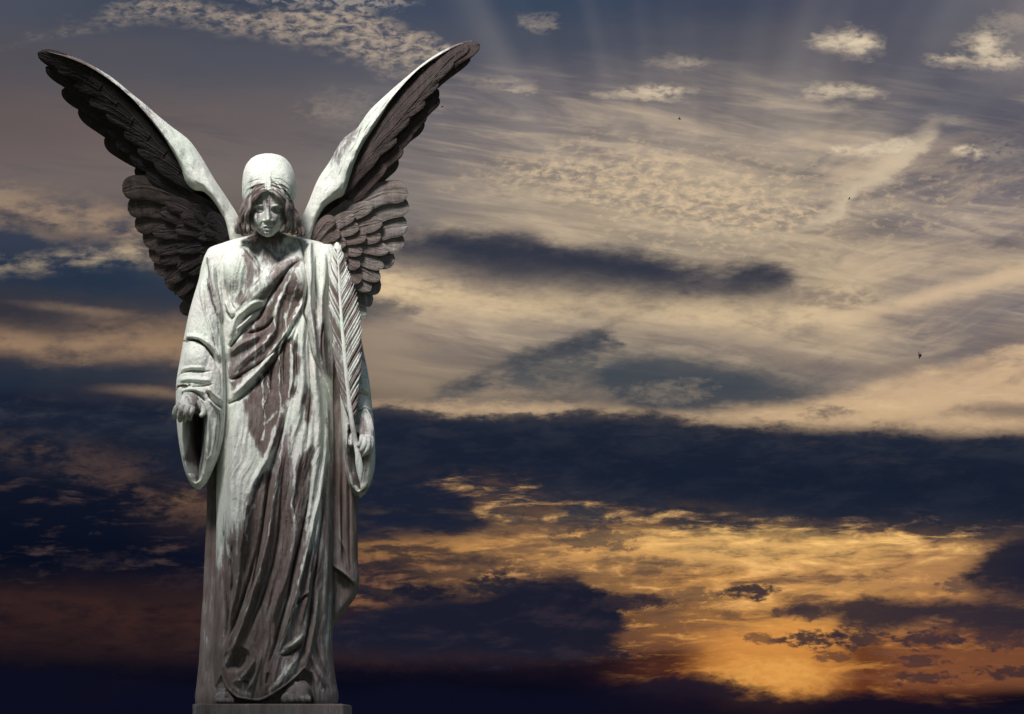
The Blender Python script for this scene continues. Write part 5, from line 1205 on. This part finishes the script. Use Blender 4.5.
wd.cycles.sampling_method = 'MANUAL'; wd.cycles.sample_map_resolution = 256

# ================================================================ sun, ground, added shade yew, birds
sl_ = bpy.data.lights.new('sun', 'SUN'); so = bpy.data.objects.new('sun', sl_); COL.objects.link(so)
sl_.energy = 5.0; sl_.angle = math.radians(17); sl_.color = (1, 0.97, 0.92)
so.location = (-6, -2, 12); so.rotation_euler = dirv.to_track_quat('Z', 'Y').to_euler()

GRASS = plain_material('grass_ground', (0.030, 0.042, 0.016), (0.055, 0.060, 0.026), 6, 0.95)
g = 2500.0
gv = [(-g, -g, 0), (g, -g, 0), (g, g, 0), (-g, g, 0)]
tag(make_mesh('ground', gv, [(0, 1, 2, 3)], GRASS, None, (0, 0, 0), False), kind='structure')

# added clipped yew, out of view, shaped to shade the lower statue
LEAF = plain_material('shade_yew_foliage', (0.018, 0.032, 0.014), (0.045, 0.065, 0.028), 3, 0.75)
BARK = plain_material('shade_yew_bark', (0.05, 0.03, 0.022), (0.11, 0.07, 0.05), 12, 0.9)
mid = P(268, SHADE_Y, 20); top = mid + np.array(dirv) * 6.0 - np.array([0, 0, 1.36])
yx, yy, yz = top
yew = empty('added_shade_yew', (yx, yy, 0), 'added out-of-view clipped yew tree that shades the lower statue', 'tree')
bg = Bag()
def trunk(pts, n, seg):
    c = spline(pts, n); th = np.linspace(0, 2 * math.pi, seg, endpoint=False)
    V = np.stack([c[:, 0:1] + c[:, 3:4] * np.cos(th), c[:, 1:2] + c[:, 3:4] * np.sin(th), c[:, 2:3] + 0 * th[None, :]], -1)
    bg.add(V, grid_faces(n, seg, True)); 
trunk([(yx, yy, -0.1, 0.26), (yx + 0.04, yy, 0.8, 0.19), (yx - 0.03, yy + 0.04, 2.4, 0.14), (yx, yy, yz - 0.8, 0.05)], 24, 14)
for k in range(12):
    a = k * 2.4; z = 1.0 + k * 0.36
    trunk([(yx, yy, z, 0.06), (yx + 0.4 * math.cos(a), yy + 0.4 * math.sin(a), z + 0.35, 0.035), (yx + 0.8 * math.cos(a), yy + 0.8 * math.sin(a), z + 0.6, 0.012)], 8, 7)
bg.build('trunk', BARK, yew, (yx, yy, 0))
N = 26000
zz = RNG.uniform(0.55, yz, N); ang = RNG.uniform(0, 2 * math.pi, N); rr_ = np.sqrt(RNG.uniform(0, 1, N))
rad = 1.05 * np.clip(0.72 + 0.28 * (zz / yz), 0, 1) * (0.93 + 0.14 * vnoise(ang * 2.2 + 40, zz * 2.0, 3)) * np.where(zz < 1.0, 0.8 + 0.4 * (zz - 0.55), 1)
tp = RNG.random(N) < 0.22; zz = np.where(tp, yz - RNG.uniform(0, 0.16, N) ** 1.4, zz)
rr_ = np.where(tp, rr_, 0.55 + 0.45 * rr_)
C = np.stack([yx + rad * rr_ * np.cos(ang), yy + rad * rr_ * np.sin(ang), zz], 1)
dirn = RNG.normal(size=(N, 3)); dirn /= np.linalg.norm(dirn, axis=1)[:, None]
up = RNG.normal(size=(N, 3)); sd = np.cross(dirn, up); sd /= np.linalg.norm(sd, axis=1)[:, None]
Ls = RNG.uniform(0.05, 0.11, N)[:, None]; Ws = Ls * RNG.uniform(0.28, 0.5, N)[:, None]
Q = np.stack([C - dirn * Ls, C + sd * Ws, C + dirn * Ls, C - sd * Ws], 1).reshape(-1, 3)
make_mesh('crown', Q, np.arange(4 * N).reshape(-1, 4), LEAF, yew, (yx, yy, 0), False)

# birds far off in the evening air
BIRD = plain_material('bird_plumage', (0.018, 0.014, 0.013), (0.035, 0.028, 0.025), 30, 0.7)
def bird(px, py, dist, size, heading, roll, label):
    k = dist / DIST
    c = Vector(((px - UX) * S * k, dist, ZC + (UY - py) * S * k))
    o = empty('bird', c, label, 'bird', 'birds in the evening sky')
    M = Matrix.Rotation(heading, 3, 'Y') @ Matrix.Rotation(roll, 3, 'X')
    def put(name, V, F):
        V = np.array([list(M @ (Vector(v) * size) + c) for v in V]); make_mesh(name, V, F, BIRD, o, np.array(c), True)
    # body: spindle along x with head and tail
    V = []; n = 14; seg = 10
    for i in range(n):
        u = i / (n - 1); r = np.interp(u, [0, .12, .22, .32, .55, .8, 1], [.01, .055, .06, .07, .10, .05, .02]); x = 0.5 - u
        for j in range(seg):
            t = 2 * math.pi * j / seg; V.append((x, r * math.cos(t) * (1.5 if u > .85 else 1), r * math.sin(t) * (0.4 if u > .85 else 1)))
    put('body', V, grid_faces(n, seg, True))
    for sg in (-1, 1):
        W = []
        for i in range(9):
            u = i / 8; y = sg * (0.05 + 0.75 * u); z = 0.05 + 0.22 * math.sin(u * 2.0); xm = 0.12 - 0.05 * u - 0.22 * u * u; ch = 0.15 * (1 - u**2) + 0.02
            W += [(xm + ch, y, z), (xm, y, z + 0.02), (xm - ch, y, z), (xm, y, z - 0.008)]
        put('wing', W, grid_faces(9, 4, True))
bird(919, 355, 60, 0.20, math.radians(84), math.radians(12), 'dark bird diving over the pale cloud shelf at right, largest of the birds')
bird(679, 119, 80, 0.15, math.radians(20), math.radians(30), 'tiny dark bird high above the mottled cloud, right of centre')
bird(442, 107, 80, 0.12, math.radians(-15), math.radians(20), 'tiny dark bird just off the trailing edge of the wing at right')
bird(849, 199, 90, 0.12, math.radians(10), math.radians(-20), 'tiny dark bird beside the foot of the slanting vapour streak')
# ---------------------------------------------------------------- camera
cam = bpy.data.cameras.new('camera'); co = bpy.data.objects.new('camera', cam); COL.objects.link(co)
co.location = (0, 0, ZC); co.rotation_euler = (math.pi / 2, 0, 0)
cam.sensor_width = 36.0; cam.lens = 36.0 * FPX / 1024.0
cam.shift_y = (UY - 357.0) / 1024.0
cam.clip_start = 0.1; cam.clip_end = 6000
SC.camera = co
SC.view_settings.view_transform = 'Standard'; SC.view_settings.look = 'None'
SC.view_settings.exposure = 0; SC.view_settings.gamma = 1; SC.view_settings.use_curve_mapping = False
SC.render.film_transparent = False
SC.cycles.max_bounces = 6; SC.cycles.use_denoising = True
SC.cycles.use_adaptive_sampling = True; SC.cycles.adaptive_threshold = 0.02; SC.cycles.adaptive_min_samples = 8
